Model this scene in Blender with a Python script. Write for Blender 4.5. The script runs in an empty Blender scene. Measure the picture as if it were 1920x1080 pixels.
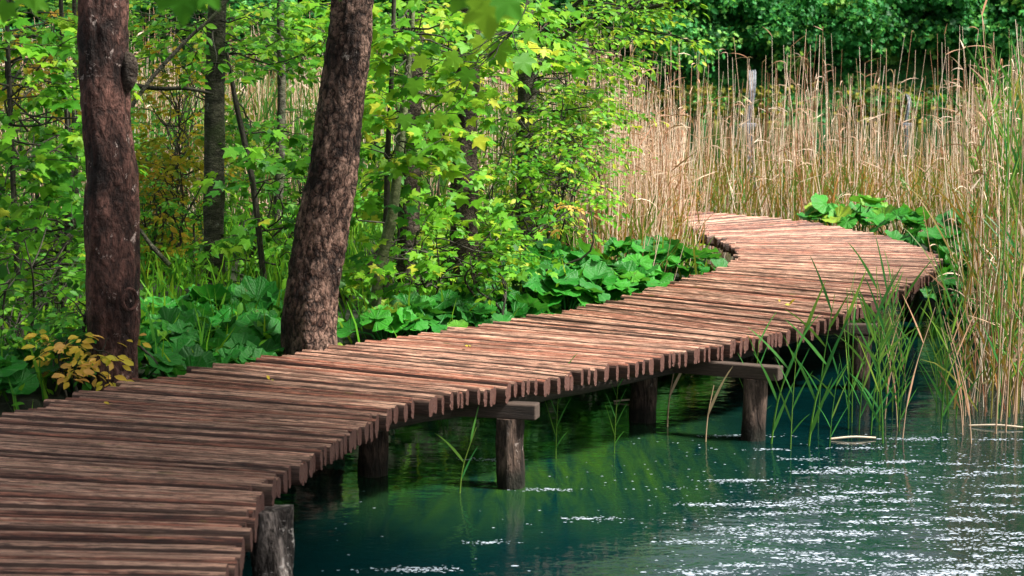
import bpy, math, random
import numpy as np
from mathutils import Vector, noise
random.seed(7); rng = np.random.default_rng(7)
R = math.radians
scene = bpy.context.scene
col = scene.collection

# ------------------------------------------------------------------ camera
F = 3300.0; HZ = 130.0; CH = 2.27; DECK = 0.57
PITCH = math.atan((540 - HZ) / F)
cam = bpy.data.cameras.new('camera'); camo = bpy.data.objects.new('camera', cam); col.objects.link(camo)
cam.sensor_width = 36; cam.lens = 36 * F / 1920
camo.location = (0, 0, CH); camo.rotation_euler = (math.pi / 2 - PITCH, 0, 0)
cam.clip_end = 600; cam.clip_start = 0.1
cam.dof.use_dof = True; cam.dof.focus_distance = 13.0; cam.dof.aperture_fstop = 5.6
scene.camera = camo
# ------------------------------------------------------------------ sky, sun, exposure
SUN_EL, SUN_AZ = 52, 104          # degrees; azimuth clockwise from +Y
w = bpy.data.worlds.new("World"); scene.world = w; w.use_nodes = True
nt = w.node_tree; nt.nodes.clear()
sky = nt.nodes.new('ShaderNodeTexSky'); sky.sky_type = 'NISHITA'; sky.sun_disc = False
sky.sun_elevation = R(SUN_EL); sky.sun_rotation = R(SUN_AZ); sky.dust_density = 4; sky.air_density = 1.0; sky.ozone_density = 1
hsv = nt.nodes.new('ShaderNodeHueSaturation'); hsv.inputs['Saturation'].default_value = 0.3
bgn = nt.nodes.new('ShaderNodeBackground'); bgn.inputs[1].default_value = 0.085
wo = nt.nodes.new('ShaderNodeOutputWorld')
nt.links.new(sky.outputs[0], hsv.inputs['Color']); nt.links.new(hsv.outputs[0], bgn.inputs[0]); nt.links.new(bgn.outputs[0], wo.inputs[0])
sl = bpy.data.lights.new('sun', 'SUN'); slo = bpy.data.objects.new('sun', sl); col.objects.link(slo)
sl.energy = 5.0; sl.angle = R(8); sl.color = (1.0, 0.95, 0.87)
sd = Vector((math.sin(R(SUN_AZ)) * math.cos(R(SUN_EL)), math.cos(R(SUN_AZ)) * math.cos(R(SUN_EL)), math.sin(R(SUN_EL))))
slo.rotation_euler = sd.to_track_quat('Z', 'Y').to_euler(); slo.location = (5, 5, 12)
scene.view_settings.view_transform = 'Standard'; scene.view_settings.look = 'None'
scene.view_settings.exposure = 1.1; scene.view_settings.gamma = 1
scene.render.engine = 'CYCLES'
scene.cycles.use_denoising = True
scene.cycles.max_bounces = 7; scene.cycles.diffuse_bounces = 3; scene.cycles.glossy_bounces = 3
scene.cycles.transmission_bounces = 4; scene.cycles.sample_clamp_indirect = 6

# ------------------------------------------------------------------ pixel -> world
cp, sp_ = math.cos(PITCH), math.sin(PITCH)
def ray(px, py):
    x, v = (px - 960) / F, -(py - 540) / F
    return np.array([x, cp + v * sp_, -sp_ + v * cp])
def Wz(px, py, z=DECK):
    r = ray(px, py); t = (z - CH) / r[2]
    return np.array([0, 0, CH]) + r * t
def Wd(px, py, d):
    r = ray(px, py)
    return np.array([0, 0, CH]) + r * (d / r[1])

# ------------------------------------------------------------------ mesh builder
class MB:
    def __init__(s): s.V = []; s.F3 = []; s.F4 = []; s.rn = []; s.uv = []; s.n = 0
    def add(s, V, F, rnd=0.5, uv=None):
        V = np.asarray(V, float).reshape(-1, 3); F = np.asarray(F, int)
        s.V.append(V)
        (s.F3 if F.shape[1] == 3 else s.F4).append(F + s.n)
        s.rn.append(np.broadcast_to(np.asarray(rnd, float), (len(V),)).copy())
        s.uv.append(np.zeros((len(V), 3)) if uv is None else np.asarray(uv, float))
        s.n += len(V)
    def build(s, name, mat, parent=None, smooth=True):
        me = bpy.data.meshes.new(name); o = bpy.data.objects.new(name, me); col.objects.link(o)
        base = np.zeros(3)
        if parent is not None:
            o.parent = parent; r = parent
            while r.parent: r = r.parent
            base = np.array(r.location)
        if s.n == 0: return o
        V = np.concatenate(s.V) - base
        f3 = np.concatenate(s.F3) if s.F3 else np.zeros((0, 3), int)
        f4 = np.concatenate(s.F4) if s.F4 else np.zeros((0, 4), int)
        me.vertices.add(len(V)); me.vertices.foreach_set('co', V.astype(np.float32).ravel())
        loops = np.concatenate([f3.ravel(), f4.ravel()]).astype(np.int32)
        me.loops.add(len(loops)); me.loops.foreach_set('vertex_index', loops)
        npoly = len(f3) + len(f4); me.polygons.add(npoly)
        st = np.concatenate([np.arange(len(f3)) * 3, len(f3) * 3 + np.arange(len(f4)) * 4]).astype(np.int32)
        me.polygons.foreach_set('loop_start', st)
        me.polygons.foreach_set('use_smooth', np.full(npoly, smooth))
        me.update(calc_edges=True)
        a = me.attributes.new('rnd', 'FLOAT', 'POINT'); a.data.foreach_set('value', np.concatenate(s.rn).astype(np.float32))
        a = me.attributes.new('puv', 'FLOAT_VECTOR', 'POINT'); a.data.foreach_set('vector', np.concatenate(s.uv).astype(np.float32).ravel())
        me.materials.append(mat)
        return o
def tag(o, label=None, cat=None, group=None, kind=None):
    if label: o['label'] = label
    if cat: o['category'] = cat
    if group: o['group'] = group
    if kind: o['kind'] = kind
    return o
def thing(name, label, cat, loc, group=None):
    o = bpy.data.objects.new(name, None); col.objects.link(o); o.empty_display_size = .1
    o.location = [float(v) for v in loc]
    return tag(o, label, cat, group)
def dup(root, loc, rz=0, sc=1, label=None, group=None):
    r = root.copy(); col.objects.link(r); r.location = [float(v) for v in loc]; r.rotation_euler = (0, 0, rz)
    r.scale = (sc, sc, sc) if not hasattr(sc, '__len__') else sc
    if label: r['label'] = label
    if group: r['group'] = group
    for ch in list(root.children):
        c = ch.copy(); col.objects.link(c); c.parent = r
    return r
def unit(v):
    v = np.asarray(v, float); return v / (np.linalg.norm(v) + 1e-9)
def catmull(P, n):
    P = np.asarray(P, float); m = len(P); out = []
    Q = np.vstack([2 * P[0] - P[1], P, 2 * P[-1] - P[-2]])
    for t in np.linspace(0, m - 1 - 1e-6, n):
        i = int(t); u = t - i; a, b, c, d = Q[i:i + 4]
        out.append(.5 * ((2 * b) + (-a + c) * u + (2 * a - 5 * b + 4 * c - d) * u * u + (-a + 3 * b - 3 * c + d) * u ** 3))
    return np.array(out)
def tube(mb, P, rad, seg=6, rnd=.5, cap=True, disp=None):
    P = np.asarray(P, float); n = len(P); rad = np.broadcast_to(np.asarray(rad, float), (n,))
    T = np.gradient(P, axis=0); T /= np.linalg.norm(T, axis=1)[:, None] + 1e-9
    ref = np.array([1., 0, 0]) if abs(T[0][0]) < .8 else np.array([0., 1, 0])
    L = np.concatenate([[0], np.cumsum(np.linalg.norm(np.diff(P, axis=0), axis=1))])
    ang = np.arange(seg) * 2 * math.pi / seg
    V = np.zeros((n, seg, 3)); UV = np.zeros((n, seg, 3)); so = random.random() * 50
    for i in range(n):
        a = unit(ref - T[i] * ref.dot(T[i])); ref = a; b = np.cross(T[i], a)
        rr = np.full(seg, rad[i])
        if disp is not None: rr = rr + disp(L[i], ang, rad[i])
        V[i] = P[i] + np.outer(np.cos(ang) * rr, a) + np.outer(np.sin(ang) * rr, b)
        UV[i, :, 0] = L[i]; UV[i, :, 1] = np.cos(ang) * rad[i]; UV[i, :, 2] = np.sin(ang) * rad[i] + so
    idx = np.arange(n * seg).reshape(n, seg); nx = np.roll(idx, -1, axis=1)
    Fq = np.stack([idx[:-1], nx[:-1], nx[1:], idx[1:]], -1).reshape(-1, 4)
    mb.add(V.reshape(-1, 3), Fq, rnd, UV.reshape(-1, 3))
    if cap:
        for k, i in ((0, 0), (1, n - 1)):
            c = P[i]; vv = np.vstack([V[i], c]); f = np.array([[j, (j + 1) % seg, seg] for j in range(seg)])
            if k == 0: f = f[:, ::-1]
            uv = np.vstack([UV[i], UV[i].mean(0)]); mb.add(vv, f, rnd, uv)

# ------------------------------------------------------------------ materials
def mat(name):
    m = bpy.data.materials.new(name); m.use_nodes = True
    t = m.node_tree; b = t.nodes['Principled BSDF']; return m, t, b
def nd(t, kind, **kw):
    n = t.nodes.new('ShaderNode' + kind)
    for k, v in kw.items():
        if k in n.inputs: n.inputs[k].default_value = v
        else: setattr(n, k, v)
    return n
def ramp(t, fac, stops, interp='LINEAR'):
    r = t.nodes.new('ShaderNodeValToRGB'); r.color_ramp.interpolation = interp
    e = r.color_ramp.elements
    while len(e) < len(stops): e.new(.5)
    for i, (p, c) in enumerate(stops): e[i].position = p; e[i].color = (*c, 1) if len(c) == 3 else c
    t.links.new(fac, r.inputs[0]); return r.outputs[0]
def attr(t, name, out='Fac'):
    a = t.nodes.new('ShaderNodeAttribute'); a.attribute_name = name; return a.outputs[out]
def mapv(t, vec, scale):
    m = t.nodes.new('ShaderNodeMapping'); m.inputs['Scale'].default_value = scale; t.links.new(vec, m.inputs[0]); return m.outputs[0]
def noise_n(t, vec, scale, detail=4, rough=.55, dist=0.):
    n = nd(t, 'TexNoise', Scale=scale, Detail=detail, Roughness=rough, Distortion=dist)
    if vec is not None: t.links.new(vec, n.inputs['Vector'])
    return n.outputs['Fac']
def mix(t, a, b, f, mode='MIX'):
    m = t.nodes.new('ShaderNodeMix'); m.data_type = 'RGBA'; m.blend_type = mode
    for s, v in ((m.inputs[0], f), (m.inputs[6], a), (m.inputs[7], b)):
        if isinstance(v, (int, float)): s.default_value = v
        elif isinstance(v, tuple): s.default_value = (*v, 1)
        else: t.links.new(v, s)
    return m.outputs[2]
def math_n(t, op, a, b=0.):
    m = t.nodes.new('ShaderNodeMath'); m.operation = op
    for s, v in ((m.inputs[0], a), (m.inputs[1], b)):
        if isinstance(v, (int, float)): s.default_value = v
        else: t.links.new(v, s)
    return m.outputs[0]
def bump(t, b, h, strength, dist):
    n = nd(t, 'Bump', Strength=strength, Distance=dist); t.links.new(h, n.inputs['Height']); t.links.new(n.outputs[0], b.inputs['Normal']); return n
def leafmat(name, stops, trans=.35, rough=.5, tcol=1.5, veins=False, spec=.22):
    m, t, b = mat(name)
    c = ramp(t, attr(t, 'rnd'), stops)
    nz = noise_n(t, nd(t, 'TexCoord').outputs['Object'], 9, 3)
    c = mix(t, c, (0.02, 0.05, 0.01), math_n(t, 'MULTIPLY', math_n(t, 'SUBTRACT', 1., nz), .35))
    if veins:
        pv = attr(t, 'puv', 'Vector'); s = nd(t, 'SeparateXYZ'); t.links.new(pv, s.inputs[0])
        vn = math_n(t, 'POWER', math_n(t, 'ABSOLUTE', math_n(t, 'COSINE', math_n(t, 'MULTIPLY', s.outputs[0], 4.5))), 30.)
        c = mix(t, c, (.10, .28, .08), math_n(t, 'MULTIPLY', vn, .3))
        wn_ = nd(t, 'TexNoise', Scale=14., Detail=4.); t.links.new(nd(t, 'TexCoord').outputs['Object'], wn_.inputs['Vector'])
        c = mix(t, c, (.13, .10, .03), math_n(t, 'MULTIPLY', ramp(t, wn_.outputs['Fac'], [(.66, (0, 0, 0)), (.72, (1, 1, 1))]), .7))
        nn = nd(t, 'TexVoronoi', Scale=5.); t.links.new(pv, nn.inputs['Vector'])
        h = math_n(t, 'ADD', math_n(t, 'MULTIPLY', nn.outputs['Distance'], .6), math_n(t, 'MULTIPLY', vn, -.8))
        bump(t, b, h, .6, .01)
    t.links.new(c, b.inputs['Base Color']); b.inputs['Roughness'].default_value = rough
    b.inputs['Specular IOR Level'].default_value = spec
    tr = nd(t, 'BsdfTranslucent'); tc = mix(t, c, (1.0, 1.0, .35), 1., 'MULTIPLY')
    g = nd(t, 'Gamma', Gamma=.7); t.links.new(tc, g.inputs[0]); t.links.new(g.outputs[0], tr.inputs[0])
    ms = nd(t, 'MixShader'); ms.inputs[0].default_value = trans
    t.links.new(b.outputs[0], ms.inputs[1]); t.links.new(tr.outputs[0], ms.inputs[2])
    t.links.new(ms.outputs[0], t.nodes['Material Output'].inputs[0]); return m
M = {}
M['leaf_lime'] = leafmat('leaf_lime', [(0, (.02, .13, .012)), (.3, (.06, .27, .015)), (.65, (.16, .44, .02)), (.93, (.34, .55, .03)), (1, (.5, .55, .04))], .42)
M['leaf_green'] = leafmat('leaf_green', [(0, (.01, .10, .02)), (.4, (.03, .22, .025)), (.8, (.07, .34, .03)), (1, (.15, .42, .04))], .38)
M['leaf_gold'] = leafmat('leaf_gold', [(0, (.14, .26, .015)), (.35, (.42, .42, .02)), (.7, (.68, .46, .03)), (1, (.70, .34, .05))], .42)
M['leaf_yellow'] = leafmat('leaf_yellow', [(0, (.10, .17, .02)), (.4, (.60, .55, .04)), (.7, (.9, .62, .08)), (1, (.9, .5, .14))], .4)
M['leaf_far'] = leafmat('leaf_far', [(0, (.015, .10, .03)), (.35, (.035, .24, .055)), (.75, (.07, .40, .09)), (.7, (.13, .56, .13)), (1, (.35, .65, .12))], .42, .5)
M['leaf_moss'] = leafmat('leaf_moss', [(0, (.03, .05, .008)), (.5, (.20, .20, .015)), (1, (.42, .34, .03))], .3, .6)
M['butterbur'] = leafmat('butterbur', [(0, (.006, .085, .008)), (.5, (.014, .19, .014)), (.85, (.05, .33, .02)), (1, (.28, .42, .03))], .25, .5, veins=True, spec=.28)
M['reed_dry'] = leafmat('reed_dry', [(0, (.22, .07, .035)), (.3, (.46, .24, .14)), (.6, (.72, .50, .35)), (1, (.90, .75, .60))], .15, .5)
M['reed_blade'] = leafmat('reed_blade', [(0, (.02, .13, .02)), (.35, (.07, .22, .03)), (.6, (.20, .24, .035)), (.8, (.36, .22, .045)), (1, (.45, .18, .05))], .35, .4)
M['reed_green'] = leafmat('reed_green', [(0, (.02, .16, .06)), (.4, (.05, .26, .05)), (.75, (.16, .36, .05)), (1, (.45, .36, .1))], .35, .35)

def barkmat(name, dark, mid, light, plate=28., stretch=.45, lightamt=.5, bstr=1., lich=(.42, .38, .36), lthr=.66, moss=None, crack=.7):
    m, t, b = mat(name)
    pv = attr(t, 'puv', 'Vector'); v0 = mapv(t, pv, (stretch, 1, 1))
    def warp(v, sc, amp):
        wn = nd(t, 'TexNoise', Scale=sc, Detail=4.); t.links.new(v, wn.inputs['Vector'])
        ad = nd(t, 'VectorMath'); ad.operation = 'MULTIPLY_ADD'; ad.inputs[1].default_value = (amp,) * 3
        t.links.new(wn.outputs['Color'], ad.inputs[0]); t.links.new(v, ad.inputs[2]); return ad.outputs[0]
    v1 = warp(warp(warp(v0, 5., .10), 26., .05), 70., .018)
    vo = nd(t, 'TexVoronoi', Scale=plate); vo.feature = 'DISTANCE_TO_EDGE'; t.links.new(v1, vo.inputs['Vector'])
    vc = nd(t, 'TexVoronoi', Scale=plate); t.links.new(v1, vc.inputs['Vector'])
    fine = noise_n(t, v0, 55, 6, .7); med = noise_n(t, v0, 16, 6, .65, .6); big = noise_n(t, v0, 4.5, 4, .6)
    ed = math_n(t, 'ADD', vo.outputs['Distance'], math_n(t, 'MULTIPLY', math_n(t, 'SUBTRACT', med, .5), .6))
    edge = ramp(t, ed, [(-.0, (0, 0, 0)), (.10, (.75, .75, .75)), (.3, (1, 1, 1))])
    s = nd(t, 'SeparateColor'); t.links.new(vc.outputs['Color'], s.inputs[0])
    f = math_n(t, 'MULTIPLY', math_n(t, 'ADD', math_n(t, 'MULTIPLY', s.outputs[0], .5), ramp(t, med, [(.38, (0, 0, 0)), (.68, (1, 1, 1))])), math_n(t, 'MULTIPLY', big, 1.5))
    cc = mix(t, mid, light, math_n(t, 'MINIMUM', math_n(t, 'MULTIPLY', f, lightamt), 1.))
    cc = mix(t, cc, dark, math_n(t, 'MULTIPLY', ramp(t, fine, [(.36, (1, 1, 1)), (.58, (0, 0, 0))]), .75))
    cc = mix(t, cc, dark, math_n(t, 'MULTIPLY', math_n(t, 'SUBTRACT', 1., edge), crack))
    cc = mix(t, cc, dark, math_n(t, 'MULTIPLY', ramp(t, big, [(.38, (1, 1, 1)), (.55, (0, 0, 0))]), .75))
    ln = noise_n(t, pv, 9, 8, .75, .4); lf = ramp(t, ln, [(lthr, (0, 0, 0)), (lthr + .03, (1, 1, 1))])
    cc = mix(t, cc, lich, math_n(t, 'MULTIPLY', math_n(t, 'MULTIPLY', lf, .9), ramp(t, fine, [(.4, (0, 0, 0)), (.55, (1, 1, 1))])))
    if moss:
        mn = ramp(t, noise_n(t, pv, 4, 5, .6), [(.5, (0, 0, 0)), (.62, (1, 1, 1))]); cc = mix(t, cc, moss, math_n(t, 'MULTIPLY', mn, .55))
    t.links.new(cc, b.inputs['Base Color']); b.inputs['Roughness'].default_value = .7
    b.inputs['Specular IOR Level'].default_value = .3
    if name.startswith('post'):   # wet tide line
        oz = nd(t, 'SeparateXYZ'); t.links.new(nd(t, 'TexCoord').outputs['Object'], oz.inputs[0])
        zz = math_n(t, 'ADD', oz.outputs[2], math_n(t, 'MULTIPLY', med, -.12)); cc = mix(t, cc, (.008, .010, .005), math_n(t, 'MULTIPLY', ramp(t, zz, [(.0, (1, 1, 1)), (.07, (0, 0, 0))]), .85)); t.links.new(cc, b.inputs['Base Color'])
    h = math_n(t, 'ADD', math_n(t, 'ADD', math_n(t, 'MULTIPLY', edge, crack), math_n(t, 'MULTIPLY', med, 2.)), math_n(t, 'MULTIPLY', fine, 1.)); bump(t, b, h, bstr, .032)
    return m
M['bark_dark'] = barkmat('bark_dark', (.004, .0016, .0013), (.017, .005, .0035), (.28, .13, .10), 16, .5, 1.1, 1., (.7, .56, .5), .60, None, .35)
M['bark_plate'] = barkmat('bark_plate', (.006, .0022, .0016), (.060, .019, .012), (.50, .31, .23), 24, .6, 1.3, 1., (.7, .6, .52), .64, None, .85)
M['bark_grey'] = barkmat('bark_grey', (.02, .02, .012), (.10, .10, .06), (.24, .22, .16), 24, 2.2, .9, .6, (.4, .4, .385), .62, (.05, .08, .02))
M['bark_brown'] = barkmat('bark_brown', (.02, .012, .008), (.09, .06, .04), (.22, .17, .13), 26, 1.2, .9, .8, (.4, .38, .33), .64)
M['bark_sapling'] = barkmat('bark_sapling', (.06, .08, .03), (.16, .19, .08), (.28, .30, .16), 20, 1.5, .6, .3)
M['twig'] = barkmat('twig', (.012, .012, .006), (.05, .045, .03), (.12, .11, .08), 40, .3, .8, .3)

def woodmat(name, dark, mid, light, wet=.42, end=False):
    m, t, b = mat(name)
    pv = attr(t, 'puv', 'Vector'); rn = attr(t, 'rnd')
    g1 = noise_n(t, mapv(t, pv, (3.4, 75, 75)), 1., 6, .7, .1)
    g2 = noise_n(t, mapv(t, pv, (14., 190, 190)), 1., 4, .65)
    bl = noise_n(t, mapv(t, pv, (1., 3., 3.)), 2.2, 4, .6)
    c = ramp(t, g1, [(.29, dark), (.39, mid), (.57, light)])
    c = mix(t, c, dark, math_n(t, 'MULTIPLY', ramp(t, g2, [(.40, (1, 1, 1)), (.54, (0, 0, 0))]), .9))
    c = mix(t, c, dark, math_n(t, 'MULTIPLY', ramp(t, bl, [(.35, (1, 1, 1)), (.6, (0, 0, 0))]), .5))
    c = mix(t, c, light, math_n(t, 'MULTIPLY', math_n(t, 'MAXIMUM', rn, 0.), .2))
    rk = nd(t, 'TexWhiteNoise'); rk.noise_dimensions = '1D'; t.links.new(rn, rk.inputs['W'])
    c = mix(t, c, (.20, .13, .09), math_n(t, 'MULTIPLY', ramp(t, rk.outputs['Value'], [(.5, (0, 0, 0)), (1, (1, 1, 1))]), .22))
    c = mix(t, c, mix(t, c, (.55, .35, .3), 1., 'MULTIPLY'), math_n(t, 'LESS_THAN', rk.outputs['Value'], .3))
    c = mix(t, c, mix(t, (.03, .010, .007), (.17, .066, .045), g1), math_n(t, 'LESS_THAN', rn, -.5))
    mo = noise_n(t, mapv(t, pv, (2., 9., 9.)), 1.6, 5, .7)
    c = mix(t, c, (.12, .12, .01), math_n(t, 'MULTIPLY', ramp(t, mo, [(.645, (0, 0, 0)), (.69, (1, 1, 1))]), .6))
    if name == 'plank':      # shade of the gaps between logs painted dark onto their flanks
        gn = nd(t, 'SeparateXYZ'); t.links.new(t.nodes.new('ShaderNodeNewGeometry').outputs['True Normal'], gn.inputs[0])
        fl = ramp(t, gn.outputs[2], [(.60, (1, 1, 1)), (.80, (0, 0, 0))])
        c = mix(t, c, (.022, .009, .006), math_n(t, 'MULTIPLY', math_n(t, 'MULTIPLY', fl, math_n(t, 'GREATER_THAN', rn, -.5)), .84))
    t.links.new(c, b.inputs['Base Color']); 
    rr = nd(t, 'MapRange'); rr.inputs[3].default_value = wet - .1; rr.inputs[4].default_value = wet + .25; t.links.new(g1, rr.inputs[0]); t.links.new(rr.outputs[0], b.inputs['Roughness'])
    h = math_n(t, 'ADD', math_n(t, 'MULTIPLY', g1, 1.), math_n(t, 'MULTIPLY', g2, .7)); bump(t, b, h, .8, .012)
    return m
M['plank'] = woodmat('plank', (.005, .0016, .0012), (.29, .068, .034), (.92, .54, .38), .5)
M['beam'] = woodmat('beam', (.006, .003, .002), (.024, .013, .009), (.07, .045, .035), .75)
M['post'] = barkmat('post', (.006, .0035, .003), (.055, .030, .020), (.30, .20, .15), 12, .25, 1.1, .9, (.45, .38, .34), .62, None, .5)
M['post_pale'] = barkmat('post_pale', (.006, .004, .003), (.07, .045, .035), (.75, .62, .55), 18, .35, 1.3, 1., (.8, .72, .66), .56)

m, t, b = mat('soil'); M['soil'] = m
oc = nd(t, 'TexCoord').outputs['Object']
c = ramp(t, noise_n(t, oc, 3, 6, .65), [(.3, (.006, .010, .003)), (.5, (.015, .025, .007)), (.7, (.04, .045, .015))])
t.links.new(c, b.inputs['Base Color']); b.inputs['Roughness'].default_value = .9; bump(t, b, noise_n(t, oc, 14, 6, .7), 1., .05)
m, t, b = mat('hill'); M['hill'] = m
c = ramp(t, noise_n(t, nd(t, 'TexCoord').outputs['Object'], .5, 8, .7), [(.3, (.02, .09, .025)), (.5, (.04, .15, .03)), (.7, (.10, .16, .03))])
t.links.new(c, b.inputs['Base Color']); b.inputs['Roughness'].default_value = .9
m, t, b = mat('foam'); M['foam'] = m
t.links.new(ramp(t, noise_n(t, attr(t, 'puv', 'Vector'), 9, 5, .7), [(.40, (.09, .10, .12)), (.66, (.38, .40, .44))]), b.inputs['Base Color']); b.inputs['Roughness'].default_value = .4

m, t, b = mat('glints'); M['glints'] = m; b.inputs['Base Color'].default_value = (.42, .48, .56, 1); b.inputs['Roughness'].default_value = .25  # pale colour of the sky glints painted over the water
# water
m, t, b = mat('water'); M['water'] = m
oc = nd(t, 'TexCoord').outputs['Object']
sx = nd(t, 'SeparateXYZ'); t.links.new(oc, sx.inputs[0])
body0 = ramp(t, noise_n(t, oc, .35, 4, .6), [(.3, (.0004, .009, .011)), (.55, (.0008, .018, .018)), (.75, (.0016, .030, .015))])
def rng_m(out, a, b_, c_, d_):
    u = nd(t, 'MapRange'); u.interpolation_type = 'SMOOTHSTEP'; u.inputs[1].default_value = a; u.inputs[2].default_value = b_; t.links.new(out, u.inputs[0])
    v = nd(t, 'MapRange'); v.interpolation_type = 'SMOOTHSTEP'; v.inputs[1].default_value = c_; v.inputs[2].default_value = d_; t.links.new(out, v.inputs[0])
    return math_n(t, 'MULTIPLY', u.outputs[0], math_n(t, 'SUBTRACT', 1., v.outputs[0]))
alg = math_n(t, 'MULTIPLY', rng_m(sx.outputs[0], -1.5, -.3, .3, 1.9), rng_m(sx.outputs[1], 7.8, 10., 12., 16.))  # area of the green reflections painted under the deck, not algae
refl_n = ramp(t, noise_n(t, mapv(t, oc, (1.6, .16, 1)), 4.5, 6, .75, .6), [(.34, (0, 0, 0)), (.7, (1, 1, 1))])
body = mix(t, body0, (.03, .085, .006), math_n(t, 'MULTIPLY', alg, refl_n))  # green foliage reflections under the deck painted into the water colour
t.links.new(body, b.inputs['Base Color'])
b.inputs['IOR'].default_value = 1.36; b.inputs['Roughness'].default_value = .03
r1 = noise_n(t, mapv(t, oc, (1.0, 1.5, 1)), 3.0, 3, .55)
r2 = noise_n(t, mapv(t, oc, (1., 1.4, 1)), 17., 3, .6)
patch = ramp(t, noise_n(t, mapv(t, oc, (.55, 1.6, 1)), 1.1, 3, .55), [(.38, (.12, .12, .12)), (.62, (1, 1, 1))])
rain = nd(t, 'MapRange'); rain.inputs[1].default_value = 11.8; rain.inputs[2].default_value = 9.2; t.links.new(sx.outputs[1], rain.inputs[0])
rx = nd(t, 'MapRange'); rx.inputs[1].default_value = -.4; rx.inputs[2].default_value = 1.3; t.links.new(sx.outputs[0], rx.inputs[0])
rmask = math_n(t, 'MULTIPLY', math_n(t, 'MULTIPLY', rain.outputs[0], rx.outputs[0]), patch)
r3 = ramp(t, noise_n(t, mapv(t, oc, (1., 1.2, 1)), 26., 2, .5), [(.58, (0, 0, 0)), (.66, (1, 1, 1))])
vo = nd(t, 'TexVoronoi', Scale=2.6); vo.voronoi_dimensions = '2D'; t.links.new(oc, vo.inputs['Vector'])
ring = math_n(t, 'SINE', math_n(t, 'MULTIPLY', vo.outputs['Distance'], 62.))
ringm = ramp(t, vo.outputs['Distance'], [(0, (1, 1, 1)), (.45, (0, 0, 0))])
ring = math_n(t, 'MULTIPLY', math_n(t, 'MULTIPLY', ring, ringm), .012)
h = math_n(t, 'ADD', math_n(t, 'MULTIPLY', r1, .35), math_n(t, 'MULTIPLY', r2, .045))
h = math_n(t, 'ADD', h, math_n(t, 'MULTIPLY', math_n(t, 'ADD', math_n(t, 'MULTIPLY', r3, .05), ring), rmask))
bump(t, b, h, .55, .03)

# ------------------------------------------------------------------ leaf templates
def fan(outline, c, zf):
    P = [c] + outline; V = np.array([[x, y, zf(x, y)] for x, y in P]); n = len(outline)
    return V, np.array([[0, 1 + i, 1 + (i + 1) % n] for i in range(n)])
half = [(.20, -.10), (.50, .02), (.36, .17), (.52, .30), (.64, .56), (.34, .50), (.25, .60)]
maple_o = [(0, .02)] + half + [(.13, .84), (0, 1.)] + [(-.13, .84)] + [(-x, y) for x, y in half[::-1]]
MAPLE = fan(maple_o, (0, .32), lambda x, y: -.28 * (x * x + (y - .3) ** 2) + .10 * abs(x) ** .8)
OV = np.array([(0, 0, 0), (.2, .28, .05), (.25, .55, .06), (.13, .85, 0), (0, 1, -.1), (-.13, .85, 0), (-.25, .55, .06), (-.2, .28, .05), (0, .3, 0), (0, .6, 0)])
OVAL = (OV, np.array([(0, 1, 8), (0, 8, 7), (1, 2, 8), (8, 2, 9), (2, 3, 9), (3, 4, 9), (9, 4, 5), (9, 5, 6), (9, 6, 8), (8, 6, 7)]))
DI = (np.array([(0, 0, 0), (.4, .45, .08), (0, 1, -.05), (-.4, .45, .08), ]), np.array([(0, 1, 2), (0, 2, 3)]))
rr_ = [(math.cos(a) * (.5 + .13 * ((i % 2) * 2 - 1)), .5 + math.sin(a) * (.5 + .13 * ((i % 2) * 2 - 1))) for i, a in enumerate(np.arange(10) * math.pi / 5)]
CLUMP = fan(rr_, (0, .5), lambda x, y: .15 * math.sin(7 * x) + .1 * math.cos(6 * y))
def place(mb, tpl, pos, dirs, nrm, size, rnd):
    """instances of a leaf: pos (n,3), leaf axis dirs, normals, size (n)"""
    V, Fc = tpl; n = len(pos); k = len(V)
    y = dirs / (np.linalg.norm(dirs, axis=1)[:, None] + 1e-9)
    z = nrm - y * (nrm * y).sum(1)[:, None]; z /= np.linalg.norm(z, axis=1)[:, None] + 1e-9
    x = np.cross(y, z); Mx = np.stack([x, y, z], 1)
    P = np.einsum('kj,njc->nkc', V, Mx) * size[:, None, None] + pos[:, None, :]
    Fo = (Fc[None] + (np.arange(n) * k)[:, None, None]).reshape(-1, 3)
    mb.add(P.reshape(-1, 3), Fo, np.repeat(rnd, k))
def rv(n): 
    v = rng.normal(size=(n, 3)); return v / np.linalg.norm(v, axis=1)[:, None]

def spray(L, T, p, d, length, tpl, size, n, tone=.5, tw=.004, spread=.25):
    """a leafy twig: curve with alternate leaves"""
    d = unit(d); m = 6; tt = np.linspace(0, 1, m)
    side = unit(np.cross(d, [0, 0, 1]) + rng.normal(size=3) * .1); up = np.cross(side, d)
    crv = p + np.outer(tt * length, d) + np.outer(tt ** 2 * length, side * rng.uniform(-.25, .25) + np.array([0, 0, -.12]))
    if T is not None: tube(T, crv, np.linspace(tw, tw * .4, m), 4, rng.random(), cap=False)
    s = rng.uniform(.12, 1.05, n); k = np.clip(s, 0, 1) * (m - 1); i = np.minimum(k.astype(int), m - 2); f = (k - i)[:, None]
    base = crv[i] * (1 - f) + crv[i + 1] * f
    sg = np.where(rng.random(n) < .5, -1., 1.)
    dr = d[None] * .55 + side[None] * (sg * rng.uniform(.4, 1.1, n))[:, None] + np.array([0, 0, -.35]) + rv(n) * .35
    nm = np.array([0, -.35, .8]) + rv(n) * .55
    base = base + dr * (size * .45) + rv(n) * spread * size
    place(L, tpl, base, dr, nm, size * rng.uniform(.6, 1.25, n), np.clip(tone + rng.normal(size=n) * .2, 0, 1))

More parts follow.
